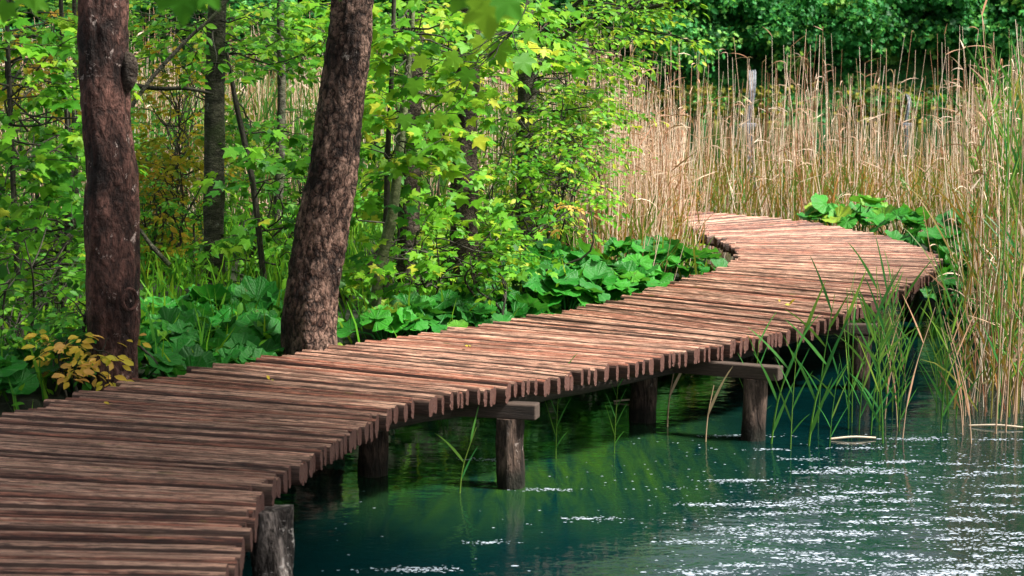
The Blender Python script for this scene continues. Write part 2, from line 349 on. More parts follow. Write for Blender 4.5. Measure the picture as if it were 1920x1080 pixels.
def branchy(mb, P0, P1, r0, r1, seg=5, wob=.06, n=7):
    P0 = np.asarray(P0, float); P1 = np.asarray(P1, float); L = np.linalg.norm(P1 - P0)
    P = np.linspace(P0, P1, 4); P[1:3] += rng.normal(size=(2, 3)) * L * wob
    c = catmull(P, n); tube(mb, c, np.linspace(r0, r1, n), seg, rng.random()); return c

# ------------------------------------------------------------------ boardwalk geometry
RUNGS = [((-1014, 1165), (395, 1185)), ((-560, 980), (455, 1005)), ((-150, 868), (505, 905)), ((0, 782), (640, 822)),
         ((270, 712), (770, 753)), ((540, 665), (1010, 711)), ((800, 625), (1280, 661)), ((1000, 592), (1400, 635)),
         ((1130, 570), (1510, 611)), ((1270, 530), (1640, 564)), ((1350, 505), (1715, 529)), ((1385, 487), (1752, 500)),
         ((1388, 471), (1752, 480)), ((1368, 455), (1700, 456)), ((1335, 441), (1600, 432)), ((1290, 427), (1480, 412)),
         ((1240, 416), (1370, 402)), ((1190, 408), (1290, 396)), ((1100, 401), (1190, 389)), ((960, 396), (1030, 383))]
LE = np.array([Wz(*a) for a, b in RUNGS]); RE = np.array([Wz(*b) for a, b in RUNGS])
NS = 600
LEs = catmull(LE, NS); REs = catmull(RE, NS)
def sdist(P2, line, left=True):
    """signed distance in the plane to a polyline; positive to its left"""
    P2 = np.atleast_2d(P2)[:, :2]; A = line[:-1, :2]; B = line[1:, :2]; AB = B - A
    best = np.full(len(P2), 1e9); sg = np.zeros(len(P2))
    for a, ab in zip(A, AB):
        ap = P2 - a; tt = np.clip((ap @ ab) / (ab @ ab + 1e-12), 0, 1)
        dd = np.linalg.norm(ap - tt[:, None] * ab, axis=1); cr = ab[0] * ap[:, 1] - ab[1] * ap[:, 0]
        u = dd < best; best = np.where(u, dd, best); sg = np.where(u, np.sign(cr), sg)
    return best * sg * (1 if left else -1)
LEc = np.vstack([LEs[0] + (LEs[0] - LEs[20]) * 30, LEs[::12], LEs[-1] + np.array([-20, .5, 0])])
REc = np.vstack([REs[0] + (REs[0] - REs[20]) * 30, REs[::12], REs[-1] + np.array([-20, .5, 0])])
def sm(x, a, b): t = np.clip((x - a) / (b - a), 0, 1); return t * t * (3 - 2 * t)
def nz2(P, s, o=0.): return np.array([noise.noise(Vector((p[0] * s + o, p[1] * s, 0))) for p in P])
def land(P):
    P = np.atleast_2d(P)[:, :2]
    dl = sdist(P, LEc); drr = sdist(P, REc, False)
    n = nz2(P, .9) * .08 + nz2(P, 3.) * .03
    za = -.35 + .80 * sm(dl + nz2(P, 1.3, 9) * .15, .0, .55) + sm(dl, 2, 6) * .12
    zb = -.35 + .6 * sm(P[:, 1], 22.8, 23.6) * (1 - sm(P[:, 0], 1.2, 2.4)) * (drr > 0)
    zc = -.35 + .70 * sm(drr, .1, .5) * (1 - sm(drr, 1.4, 2.2)) * sm(P[:, 1], 14.2, 15.4) * (1 - sm(P[:, 1], 20.5, 21.5))
    z = np.maximum(np.maximum(za, zb), zc)
    z = np.where(P[:, 1] > 32, -.35 + (z + .35) * (1 - sm(P[:, 1], 32, 36)), z)
    return z + n
def gz(x, y): return float(land([[x, y]])[0])

# ground sheet
xs = np.arange(-22, 9.01, .22); ys = np.arange(3, 38.01, .22)
G = np.stack(np.meshgrid(xs, ys, indexing='ij'), -1).reshape(-1, 2); z = land(G)
idx = np.arange(len(G)).reshape(len(xs), len(ys))
mb = MB(); mb.add(np.column_stack([G, z]), np.stack([idx[:-1, :-1], idx[1:, :-1], idx[1:, 1:], idx[:-1, 1:]], -1).reshape(-1, 4))
tag(mb.build('ground', M['soil']), kind='structure')
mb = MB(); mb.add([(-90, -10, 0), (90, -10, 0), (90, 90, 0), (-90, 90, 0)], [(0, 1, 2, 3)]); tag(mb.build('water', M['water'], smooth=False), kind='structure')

# deck
bw = thing('boardwalk', 'weathered reddish brown log boardwalk curving over the green lake', 'boardwalk', (0, 9, 0))
mid = (LEs + REs) / 2; pd = REs - LEs; pd /= np.linalg.norm(pd, axis=1)[:, None]
dm = np.diff(mid, axis=0); step = np.abs(dm[:, 0] * -pd[:-1, 1] + dm[:, 1] * pd[:-1, 0]); S = np.concatenate([[0], np.cumsum(step)])
deck = MB(); s = .05
prof_a = np.linspace(0, math.pi, 8)
while s < S[-1] - .1:
    wd = rng.uniform(.039, .053) if rng.random() < .9 else rng.uniform(.053, .066)
    k = np.interp(s + wd / 2, S, np.arange(NS)); i = int(k); i = min(i, NS - 2); f = k - i
    A = LEs[i] * (1 - f) + LEs[i + 1] * f; B = REs[i] * (1 - f) + REs[i + 1] * f; d = unit(B - A); nrm = np.array([-d[1], d[0], 0])
    if nrm[1] < 0: nrm = -nrm
    A = A - d * rng.normal() * .04; B = B + d * rng.normal() * .020
    if rng.random() < .03: B = B + d * rng.uniform(.02, .05)
    L = np.linalg.norm(B - A); m = 16; hw = wd / 2 - (rng.uniform(.002, .0035) if rng.random() < .7 else rng.uniform(.0035, .007)); dz = rng.normal() * .007; tilt = rng.normal() * .012; th = rng.uniform(.080, .096)
    # cross profile: worn top, rounded underside
    pr = [(-1, -.032), (-.93, -.013), (-.68, -.002), (-.2, .006), (.25, .006), (.7, -.003), (.94, -.014), (1, -.034)]
    pr += [(math.copysign(abs(math.cos(a)) ** .75, math.cos(a)) * .92, -.038 - math.sin(a) ** .75 * (th - .038)) for a in np.linspace(.1, math.pi - .1, 11)]
    n = len(pr); V = np.zeros((m, n, 3)); UV = np.zeros((m, n, 3)); o1 = rng.random() * 90
    P2 = np.array(pr)
    arc = np.concatenate([[0], np.cumsum(np.linalg.norm(np.diff(P2 * [hw, 1], axis=0), axis=1))])
    bow = rng.normal() * .0015
    for q in range(m):
        tq = q / (m - 1); c = A + (B - A) * tq
        wv = np.array([noise.noise(Vector((o1 + j * .8, tq * L * 4.2, 0))) for j in range(n)])
        hh = hw * (1 + .02 * noise.noise(Vector((o1, tq * L * 1.5, 5))))
        e = 1.0
        sag = -.002 * max(0, abs(tq - .5) * 2 - .93) / .07
        V[q] = c + np.outer(P2[:, 0] * hh + bow * math.sin(tq * math.pi), nrm) + np.outer(P2[:, 1] + dz + tilt * P2[:, 0] * hh + wv * np.where(np.arange(n) < 8, .0028, .001) + sag, [0, 0, 1])
        UV[q, :, 0] = tq * L; UV[q, :, 1] = arc; UV[q, :, 2] = o1
    jag = np.where(np.arange(n) < 8, rng.normal(size=n) * .002, rng.normal(size=n) * .0004)
    V[0] -= np.outer(jag, d); V[-1] += np.outer(jag[::-1], d)
    idx = np.arange(m * n).reshape(m, n); nx = np.roll(idx, -1, 1)
    rn = rng.random()
    deck.add(V.reshape(-1, 3), np.stack([idx[:-1], nx[:-1], nx[1:], idx[1:]], -1).reshape(-1, 4)[:, ::-1], rn, UV.reshape(-1, 3))
    for q, fl in ((0, 0), (m - 1, 1)):
        vv = np.vstack([V[q], V[q].mean(0)]); ff = np.array([(j, (j + 1) % n, n) for j in range(n)])
        cuv = np.column_stack([vv @ d * .0 + o1, (vv @ nrm), vv[:, 2] + o1]) * [1, 1, 1]
        deck.add(vv, ff if fl == 0 else ff[:, ::-1], -1., cuv)
    s += wd
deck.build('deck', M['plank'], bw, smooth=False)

def edge_pt(line, other, px_k, inset):
    i = int(px_k * (NS - 1)); a = line[i]; b = other[i]; return a + unit(b - a) * inset
def knobby(o, k=.22):
    return lambda l, a, r: np.array([noise.noise(Vector((l * 3 + o, math.cos(x) * 1.4, math.sin(x) * 1.4))) + .35 * noise.noise(Vector((l * 8 + o, math.cos(x) * 4, math.sin(x) * 4))) for x in a]) * r * k
# long bearers under both edges, one piece between supports
cuts = np.linspace(0.02, .98, 12)
for line, other, ins in ((REs, LEs, .30), (LEs, REs, .3)):
    for a_, b_ in zip(cuts[:-1], cuts[1:]):
        P = np.array([edge_pt(line, other, q, ins) for q in np.linspace(a_, b_, 7)]); P[:, 2] = DECK - .155
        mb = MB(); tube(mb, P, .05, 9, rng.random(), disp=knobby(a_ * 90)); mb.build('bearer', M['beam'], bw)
# posts: (x, y, top, radius, material)
def post(p, r, ztop, lean=(0, 0), mt='post', zb=-.6, kn=.22):
    mb = MB(); tt = np.linspace(0, 1, 30); P = np.array([[p[0] + lean[0] * (1 - q), p[1] + lean[1] * (1 - q), zb + (ztop - zb) * q] for q in tt])
    tube(mb, P, r * (1.06 - .1 * tt), 24, rng.random(), disp=knobby(p[0] * 7 + 3, kn)); return mb.build('post', M[mt], bw)
post(Wz(958, 912, 0), .08, .385); post(Wz(1207, 790, 0), .085, .385); post(Wz(1412, 824, 0), .075, .385)
post(Wz(1610, 728, 0), .08, .385); post((-.985, 6.98, 0), .082, .50, (.05, 0), 'post_pale', -.6, .5)
post(Wz(700, 890, 0), .08, .385); post((-1.9, 7.4, 0), .08, .385)
for k, ins in ((.52, .3), (.6, .3), (.68, .3)):
    post(edge_pt(LEs, REs, k, ins), .07, .385)
for k in (.62, .70, .78): post(edge_pt(REs, LEs, k, .22), .075, .385)
# cross beams lying on the posts
def xbeam(a, b, r=.06):
    mb = MB(); a = np.array(a, float); b = np.array(b, float); d = unit(b - a); nn = np.array([-d[1], d[0], 0])
    V = []; UV = []
    for c, j in ((a, 0), ((a + b) / 2, 1), (b, 2)):
        for sx_, sz_ in ((-1, -1), (1, -1), (1, 1), (-1, 1)):
            V.append(c + nn * sx_ * r * (1 + rng.normal() * .06) + np.array([0, 0, sz_ * r * .8 * (1 + rng.normal() * .06)])); UV.append((j * .8, sx_ * r, sz_ * r + a[0]))
    Fq = []
    for j in (0, 1):
        for q in range(4): Fq.append((j * 4 + q, j * 4 + (q + 1) % 4, j * 4 + 4 + (q + 1) % 4, j * 4 + 4 + q))
    Fq += [(3, 2, 1, 0), (8, 9, 10, 11)]
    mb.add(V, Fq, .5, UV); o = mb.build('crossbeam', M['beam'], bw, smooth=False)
    bv = o.modifiers.new('bevel', 'BEVEL'); bv.width = .008; bv.segments = 2; return o
p1 = Wz(958, 912, 0); p3 = Wz(1412, 824, 0)
for P, lenr, lenl, dirv in ((p1, .15, 1.1, (.93, -.25)), (p3, .17, 1.1, (.86, -.46)), (Wz(1610, 728, 0), .12, 1.5, (.95, -.15)), (Wz(700, 890, 0), .12, 1.2, (.95, -.15)), (np.array([-.985, 6.98, 0]), -.1, 1.7, (.98, -.05))):
    d = unit([*dirv, 0]); a = P - d * lenl; bq = P + d * lenr; a[2] = bq[2] = DECK - .143
    xbeam(a, bq, .052)
# litter lying on the deck
for px, py, sz in ((877, 650, .03), (1460, 563, .025), (1480, 572, .05), (505, 712, .03), (205, 758, .03)):
    mb = MB(); p = Wz(px, py, DECK + .02)
    place(mb, OVAL, np.array([p, p + [.01, .01, 0]]), rv(2) * [1, 1, .4], np.array([[0, -.4, 1], [.3, -.6, .6]]), np.array([sz * 1.2, sz * .9]), np.array([.6, .3]))
    lab = {877: 'small tan fallen leaf curled on the planks in the middle of the boardwalk', 1460: 'tiny yellow leaf on the boardwalk planks before the bend', 1480: 'thin dry leaf scrap on the boardwalk planks before the bend',
           505: 'small yellow leaf on the planks near the slanting trunk', 205: 'small greenish leaf on the planks below the dark left trunk'}[px]
    tag(mb.build('fallen_leaf', M['leaf_yellow']), lab, 'leaf', 'leaves fallen on the boardwalk')

# ------------------------------------------------------------------ big trunks and trees
def bigdisp(o, amp, pl=26.):
    def f(l, ang, r):
        out = []
        for a in ang:
            v = Vector((l * 1.3 + o, math.cos(a) * .9, math.sin(a) * .9)); big = noise.noise(v * 1.6) * r * .16
            q = Vector((l * .5 * pl / 2 + o, math.cos(a) * r * pl, math.sin(a) * r * pl)); q = q + noise.noise_vector(q * .6) * .5
            d_, _ = noise.voronoi(q); e = min(1., (d_[1] - d_[0]) * 2.2)
            out.append(big + (e - .6) * amp + noise.noise(q * 2.5) * amp * .5)
        return np.array(out)
    return f
def fromdpx(pts, d0, wpx):
    """pixel path at a depth -> points and radii"""
    P = np.array([Wd(x, y, dd) for x, y, dd in pts]); r = np.array([w_ / 2 * dd / F for w_, (x, y, dd) in zip(wpx, pts)]); return P, r
def crown(mb, T, centre, rad, n, tpl=MAPLE, size=.15, tone=.5, clumps=26, trunk_top=None):
    c = np.asarray(centre, float); rad = np.asarray(rad, float)
    for i in range(clumps):
        v = rv(1)[0] * rng.random() ** .4 * rad; p = c + v
        k = max(3, n // clumps); pos = p + rng.normal(size=(k, 3)) * rad * .17
        dr = rv(k) + np.array([0, 0, -.4]); nm = rv(k) * .8 + np.array([0, 0, .8])
        place(mb, tpl, pos, dr, nm, size * rng.uniform(.7, 1.3, k), np.clip(tone + rng.normal() * .15 + rng.normal(size=k) * .15, 0, 1))
        if T is not None and trunk_top is not None and i % 2 == 0: branchy(T, trunk_top + (c - trunk_top) * rng.uniform(0, .5), p, .035, .008, 5, .08)

def big_tree(name, label, cat, pts, wpx, bark, seed, amp, segs, rows, leaf, crownspec, group=None, flare=0):
    P, r = fromdpx(pts, 0, wpx)
    base = P[0].copy(); base[2] = gz(*base[:2])
    o = thing(name, label, cat, base, group)
    # extend up above the frame
    up = unit(P[-1] - P[-2]); top = [P[-1] + up * k + np.array([0, 0, k * .3]) for k in (.9, 1.9, 3.0)]
    bot = P[0] + (P[0] - P[1]) * .02; bot[2] = base[2] - .35
    P = np.vstack([[bot], P, top]); r = np.concatenate([[r[0] * (1.12 + flare)], r, [r[-1] * .9, r[-1] * .7, r[-1] * .4]])
    Pc = catmull(P, rows); rc = catmull(np.column_stack([r, r, r]), rows)[:, 0]
    mb = MB(); tube(mb, Pc, rc, segs, .5, disp=bigdisp(seed, amp, 30. if seed == 31 else 18.) if amp else None); mb.build('trunk', M[bark], o)
    tt = P[-1]
    L = MB(); T = MB()
    if crownspec:
        c = tt + np.array(crownspec[0]); crown(L, T, c, crownspec[1], crownspec[2], trunk_top=tt - np.array([0, 0, 1.]), tone=crownspec[3] if len(crownspec) > 3 else .5, size=.13)
    return o, L, T, Pc
def finish(o, L, T, leafm):
    if T.n: T.build('branches', M['twig'], o)
    if L.n: L.build('crown', M[leafm], o)

D1 = 9.85
t1, L, T, _ = big_tree('maple_tree', 'dark maroon barked trunk with pale scars rising from the near left edge of the boardwalk', 'tree',
    [(214, 715, D1), (213, 600, D1), (208, 480, D1), (207, 400, D1), (209, 320, D1), (199, 230, D1), (196, 120, D1), (192, 0, D1)],
    [84, 98, 102, 104, 98, 92, 88, 88], 'bark_dark', 11, .009, 84, 330, 'leaf_green', ((-.6, .3, 1.6), (2.6, 2.2, 1.4), 900, .5), flare=.25)
finish(t1, L, T, 'leaf_lime')
kb = MB(); P = np.array([Wd(236, 172, D1 - .02), Wd(243, 145, D1 - .03), Wd(244, 115, D1 - .03), Wd(238, 98, D1 - .02)]); tube(kb, catmull(P, 8), [.02, .035, .042, .045, .045, .038, .028, .012], 12, .5, disp=knobby(3)); kb.build('branch_stub', M['bark_brown'], t1.children[0])
kb = MB(); P = np.array([Wd(240, 610, D1 - .10), Wd(247, 560, D1 - .13)]); 
for q in range(16):
    a = q / 16 * 2 * math.pi
rp = np.array([Wd(243 + 13 * math.cos(a), 562 + 20 * math.sin(a), D1 - .135 + .03 * math.cos(a)) for a in np.linspace(0, 2 * math.pi, 22)]); tube(kb, rp, .011, 7, .5); kb.build('knot', M['bark_dark'], t1.children[0])
D2 = 10.88
t2, L, T, _ = big_tree('slanting_tree', 'thick slanting trunk with flaky pinkish brown bark plates at the edge of the boardwalk', 'tree',
    [(581, 655, D2), (584, 590, D2), (592, 500, D2), (609, 400, D2), (627, 300, D2), (640, 200, D2), (651, 100, D2), (661, 0, D2)],
    [108, 104, 98, 92, 88, 82, 80, 78], 'bark_plate', 31, .010, 84, 330, 'leaf_lime', ((.2, .5, 1.6), (2.2, 2.2, 1.5), 1000, .5), flare=.35)
finish(t2, L, T, 'leaf_lime')

o = thing('shade_tree', 'unseen tree beside the camera, crown added to shade the near boardwalk', 'tree', (-3.6, 2.2, .3)); L = MB(); T = MB()
tube(T, catmull([[-3.6, 2.2, -.2], [-3.3, 2.3, 2.5], [-2.2, 2.8, 5.2]], 20), np.linspace(.16, .09, 20), 14, .5); top = np.array([-2.2, 2.8, 5.])
B_ = MB(); crown(L, B_, np.array([1.6, 6.6, 5.9]), (2.2, 3.0, .8), 4200, trunk_top=top, size=.2, clumps=60)  # out-of-frame crown, placed so its shadow darkens the near deck
T.build('trunk', M['bark_brown'], o); B_.build('branches', M['twig'], o); L.build('crown', M['leaf_green'], o)
# slimmer trees ------------------------------------------------------
def sprays_in(L, T, boxes, tpl, size, nleaf, tone, count, d, dd=.8, length=.45, from_pts=None, tw=.004):
    """leafy twigs spread over a region given as pixel box(es) at a depth"""
    for (x0, y0, x1, y1) in boxes:
        for _ in range(count):
            px, py = rng.uniform(x0, x1), rng.uniform(y0, y1); dp = d + rng.uniform(-dd, dd)
            p = Wd(px, py, dp); p[2] = max(p[2], gz(p[0], p[1]) + .08)
            az = rng.uniform(0, 2 * math.pi)
            if from_pts is not None:
                q = from_pts[np.argmin(np.linalg.norm(from_pts - p, axis=1) + rng.random(len(from_pts)) * .5)]
                dirv = p - q; 
                if T is not None and rng.random() < .45: branchy(T, q, p, tw * 2.0, tw, 4, .07)
                dirv = unit([dirv[0], dirv[1], dirv[2] * .4]) if np.linalg.norm(dirv[:2]) > .1 else np.array([math.cos(az), math.sin(az), .1])
                dirv = dirv + np.array([math.cos(az), math.sin(az), 0]) * .6
            else: dirv = np.array([math.cos(az), math.sin(az), rng.uniform(-.1, .35)])
            spray(L, T, p, dirv, length * rng.uniform(.6, 1.2), tpl, size, nleaf, np.clip(tone + rng.normal() * .12, 0, 1), tw * .7)
def slim(name, label, pts, wpx, bark, leaf, tpl, size, boxes, count, nleaf, tone, crownspec=None, dd=.8, length=.45, group=None, cat='tree', segs=22, rows=90, lname='crown', ext=True):
    P, r = fromdpx(pts, 0, wpx); base = P[0].copy(); base[2] = gz(*base[:2])
    o = thing(name, label, cat, base, group)
    bot = P[0].copy(); bot[2] = base[2] - .2; PP = [bot] + list(P); rr = [r[0] * 1.25] + list(r)
    if ext:
        up = unit(P[-1] - P[-2] + np.array([0, 0, .3])); PP += [P[-1] + up * 1., P[-1] + up * 2.3]; rr += [r[-1] * .8, r[-1] * .4]
    Pc = catmull(PP, rows); rc = np.maximum(catmull(np.column_stack([rr] * 3), rows)[:, 0], .002)
    mb = MB(); tube(mb, Pc, rc, segs, .5, disp=knobby(pts[0][0])); mb.build('trunk', M[bark], o)
    L = MB(); T = MB()
    sprays_in(L, T, boxes, tpl, size, nleaf, tone, count, pts[0][2], dd, length, Pc)
    if crownspec: crown(L, T, PP[-1] + np.array(crownspec[0]), crownspec[1], crownspec[2], trunk_top=PP[-1] - np.array([0, 0, .6]), tone=tone, size=.115)
    if T.n: T.build('branches', M['twig'], o)
    if L.n: L.build(lname, M[leaf], o)
    return o, Pc
D = 14.6
slim('alder_tree', 'straight slim grey green trunk with dark rings between the two thick trunks', [(402, 575, D), (402, 450, D), (401, 300, D), (404, 150, D), (408, 0, D)], [40, 37, 37, 36, 34], 'bark_grey', 'leaf_lime', OVAL, .08,
     [(260, 0, 560, 150)], 52, 13, .5, ((0, 0, 1.2), (2.2, 2., 1.4), 900))
slim('sapling', 'thin dark leaning stem just right of the straight grey trunk', [(507, 590, 14.2), (492, 500, 14.2), (475, 350, 14.2), (440, 180, 14.2), (424, 90, 14.2)], [13, 12, 12, 9, 6], 'twig', 'leaf_lime', MAPLE, .095,
     [(430, 200, 590, 520)], 40, 8, .4, None, ext=False, segs=8)
slim('birch_tree', 'thin grey trunk standing before the pale reeds left of the slanting trunk', [(516, 480, 18.5), (524, 330, 18.5), (528, 180, 18.5), (526, 40, 18.5)], [19, 18, 16, 14], 'bark_grey', 'leaf_lime', MAPLE, .10,
     [(440, 0, 620, 130)], 34, 10, .55, ((0, 0, 1.), (2, 2, 1.2), 700), segs=14)
slim('young_maple', 'young maple with slender pale green stem and lobed leaves right of the slanting trunk', [(704, 588, 12.4), (712, 500, 12.4), (736, 400, 12.4), (748, 290, 12.4), (764, 150, 12.4), (772, 40, 12.4)], [21, 20, 19, 16, 14, 11], 'bark_sapling', 'leaf_lime', MAPLE, .092,
     [(690, 60, 850, 240), (690, 210, 830, 380), (720, 0, 960, 120)], 30, 10, .62, ((.1, -.2, .8), (1.4, 1.2, .7), 700), segs=14)
slim('elder_sapling', 'thin blackish stem close behind the pale green maple stem', [(722, 570, 13.0), (724, 430, 13.0), (728, 270, 13.0), (735, 120, 13.0)], [13, 12, 11, 9], 'twig', 'leaf_lime', MAPLE, .09,
     [(660, 260, 800, 470)], 16, 9, .45, None, segs=8)
slim('ash_tree', 'pale grey blotched trunk behind the pale green maple stem', [(764, 565, 14.0), (766, 420, 14.0), (768, 280, 14.0), (775, 100, 14.0), (780, 0, 14.)], [46, 42, 40, 37, 34], 'bark_brown', 'leaf_lime', OVAL, .085,
     [(690, 0, 1000, 120)], 30, 12, .5, ((.2, 0, 1.4), (2, 2, 1.4), 800))
slim('spotted_tree', 'brown trunk with pale spots standing in the middle of the green thicket', [(872, 545, 14.2), (870, 420, 14.2), (871, 300, 14.2), (876, 180, 14.2), (884, 0, 14.2)], [58, 52, 48, 46, 42], 'bark_brown', 'leaf_lime', MAPLE, .10,
     [(800, 0, 1000, 150)], 30, 10, .55, ((.3, 0, 1.4), (2.2, 2., 1.4), 800))
t10, P10 = slim('overhanging_tree', 'grey mottled trunk right of the thicket with a limb reaching out over the reeds', [(982, 525, 15.6), (985, 380, 15.6), (988, 220, 15.6), (990, 100, 15.6), (985, 0, 15.6)], [44, 38, 36, 34, 30], 'bark_grey', 'leaf_lime', OVAL, .075,
     [(960, 0, 1200, 130), (1000, 100, 1140, 240)], 46, 13, .6, ((.0, 0, 1.4), (2., 2., 1.3), 800))
mb = MB(); L = MB()
def limb(pts, w0, w1, d, count=0, size=.07):
    P = catmull(np.array([Wd(x, y, dd) for x, y, dd in pts]), 24); tube(mb, P, np.linspace(w0, w1, 24), 8, rng.random(), disp=knobby(pts[0][0]))
    for _ in range(count):
        i = rng.integers(6, 24); a = rng.uniform(0, 2 * math.pi); spray(L, mb, P[i], np.array([math.cos(a), math.sin(a), rng.uniform(-.5, .3)]), rng.uniform(.15, .4), OVAL, size, 8, .62, .003)
limb([(988, 105, 15.5), (1040, 80, 15.3), (1090, 45, 15.1), (1160, 18, 15.), (1230, 12, 14.9), (1290, -5, 14.8)], .035, .012, 15, 26)
limb([(985, 120, 15.5), (1020, 60, 15.4), (1080, 8, 15.3), (1120, -30, 15.2)], .03, .015, 15, 10)
limb([(1150, 20, 15.), (1200, 55, 14.9), (1260, 66, 14.8), (1300, 80, 14.7)], .010, .004, 15, 8)
limb([(1160, 18, 15.), (1230, -8, 14.9), (1330, -30, 14.8)], .012, .004, 15, 26)
lim = mb.build('limb', M['twig'], t10); L.build('foliage', M['leaf_lime'], lim)

# stems at the far left
for k, (nm, lab, pts, wp, bx, cnt, lf, sz, tn) in enumerate([
    ('hazel_sapling', 'thin grey stem among leaves at the far left edge of the photo', [(40, 640, 11.6), (28, 420, 11.6), (20, 220, 11.6), (14, 60, 11.6)], [12, 11, 10, 8], [(-40, 20, 150, 300)], 60, 'leaf_lime', .085, .5),
    ('leafy_sapling', 'slim sapling with big lobed leaves left of the dark maroon trunk', [(118, 650, 12.2), (125, 480, 12.2), (130, 300, 12.2), (120, 120, 12.2)], [16, 14, 12, 9], [(-30, 230, 165, 560)], 84, 'leaf_lime', .09, .42),
    ('grey_sapling', 'pale crooked sapling leaning beside the dark maroon trunk', [(92, 640, 13.0), (110, 520, 13.0), (138, 400, 13.0), (140, 250, 13.0)], [18, 16, 14, 11], [(-30, 380, 160, 620)], 40, 'leaf_lime', .08, .5)]):
    slim(nm, lab, pts, wp, 'bark_grey' if k == 2 else 'twig', lf, MAPLE, sz, bx, cnt, 9, tn, ((-.4, 0, .8), (1.6, 1.6, 1.), 700), segs=9, rows=40)

# ------------------------------------------------------------------ shrubs: leafy masses with stems
def shrub(name, label, bpx, d, boxes, count, nleaf, leaf, tpl, size, tone, stems=5, dd=.7, length=.4, cat='shrub', bark='twig', group=None):
    base = Wd(bpx[0], bpx[1], d); base[2] = gz(*base[:2])
    o = thing(name, label, cat, base, group); T = MB(); L = MB(); pts = []
    for _ in range(stems):
        x0, y0, x1, y1 = boxes[rng.integers(len(boxes))]
        tp = Wd(rng.uniform(x0, x1), rng.uniform(y0, (y0 + y1) / 2), d + rng.uniform(-dd, dd) * .6)
        b0 = base + np.array([rng.normal() * .12, rng.normal() * .12, -.05]); pts.append(branchy(T, b0, tp, rng.uniform(.010, .018), .004, 6, .10, 14))
    pts = np.concatenate(pts); T.build('stems', M[bark], o)
    T2 = MB(); sprays_in(L, T2, boxes, tpl, size, nleaf, tone, count, d, dd, length, pts, .003)
    T2.build('twigs', M['twig'], o); L.build('foliage', M[leaf], o); return o
shrub('golden_shrub', 'tall shrub of ochre and yellow leaves behind the bare slanting branch', (330, 560), 15.8, [(255, 110, 390, 330), (265, 280, 350, 500)], 110, 13, 'leaf_gold', OVAL, .075, .45)
shrub('amber_shrub', 'yellow orange leaves at the top left corner behind the dark maroon trunk', (70, 560), 15.5, [(-20, 0, 150, 210)], 70, 12, 'leaf_gold', OVAL, .09, .45)
shrub('low_shrub', 'low bright green bush between the grey trunk and the dark maroon trunk', (330, 570), 15.2, [(262, 300, 400, 540)], 80, 13, 'leaf_lime', OVAL, .062, .4)
shrub('dogwood_shrub', 'green bush filling the gap between the straight grey trunk and the slanting trunk', (480, 575), 16.2, [(430, 230, 570, 560)], 86, 12, 'leaf_lime', MAPLE, .07, .45)
shrub('maple_bush', 'lobed leaf bush at the foot of the brown spotted trunk', (840, 560), 12.9, [(740, 400, 850, 520), (895, 400, 960, 520), (700, 430, 800, 530)], 22, 9, 'leaf_lime', MAPLE, .075, .55)
shrub('thicket_bush', 'dense bright green small leaved bush between the spotted trunk and the reeds', (1000, 530), 14.6, [(915, 180, 1100, 330), (905, 300, 1090, 450), (1000, 230, 1130, 400)], 84, 14, 'leaf_lime', OVAL, .058, .62, 9, length=.38)
shrub('alder_bush', 'yellow green leafed bush leaning over the reeds left of the bend', (1060, 500), 16.2, [(1040, 60, 1150, 220), (1050, 200, 1150, 330)], 60, 12, 'leaf_lime', OVAL, .07, .72, 7)
shrub('hazel_bush', 'shaded green bush behind the spotted trunk', (820, 540), 16.8, [(690, 150, 860, 420), (880, 380, 1020, 500), (780, 0, 960, 200)], 80, 13, 'leaf_lime', OVAL, .08, .8, 8)
shrub('elder_bush', 'feathery light green plant at the foot of the thicket beside the butterbur', (930, 560), 12.6, [(860, 470, 960, 545)], 22, 14, 'leaf_lime', OVAL, .055, .6, 5, .4, .3)
shrub('nettle_shrub', 'dark green leaves crowding the left edge of the photo above the boardwalk', (40, 700), 10.6, [(-40, 420, 140, 600), (-20, 560, 90, 700)], 44, 9, 'leaf_lime', OVAL, .06, .4, 6)
shrub('golden_leaved_shrub', 'small shrub with bright yellow and orange leaves at the foot of the dark maroon trunk', (150, 735), 9.75, [(95, 625, 205, 712)], 24, 9, 'leaf_yellow', OVAL, .065, .75, 5, .25, .22)
shrub('climbing_shrub', 'olive green leaves climbing the left side of the dark maroon trunk', (165, 725), 9.95, [(120, 550, 190, 670)], 22, 10, 'leaf_green', OVAL, .065, .85, 5, .2, .25)
shrub('flowering_shrub', 'thin arching twig with salmon pink leaf buds above the butterbur leaves', (985, 510), 13.3, [(1040, 385, 1115, 440)], 5, 9, 'leaf_yellow', OVAL, .05, .9, 3, .2, .2)
shrub('back_bush', 'blurred green bush far behind the slanting trunk', (620, 480), 20., [(560, 0, 720, 140), (650, 150, 760, 420)], 56, 10, 'leaf_lime', MAPLE, .12, .5, 6)
shrub('left_back_bush', 'light green bush seen left of the dark maroon trunk, deep in the wood', (60, 500), 19., [(-40, 0, 150, 480)], 95, 11, 'leaf_lime', OVAL, .11, .45, 6)
shrub('shaded_bush', 'dim green bush deep in the wood behind the ochre shrub', (320, 480), 20., [(240, 0, 560, 120), (250, 180, 420, 400), (420, 260, 580, 460)], 80, 12, 'leaf_lime', OVAL, .09, .4, 6)

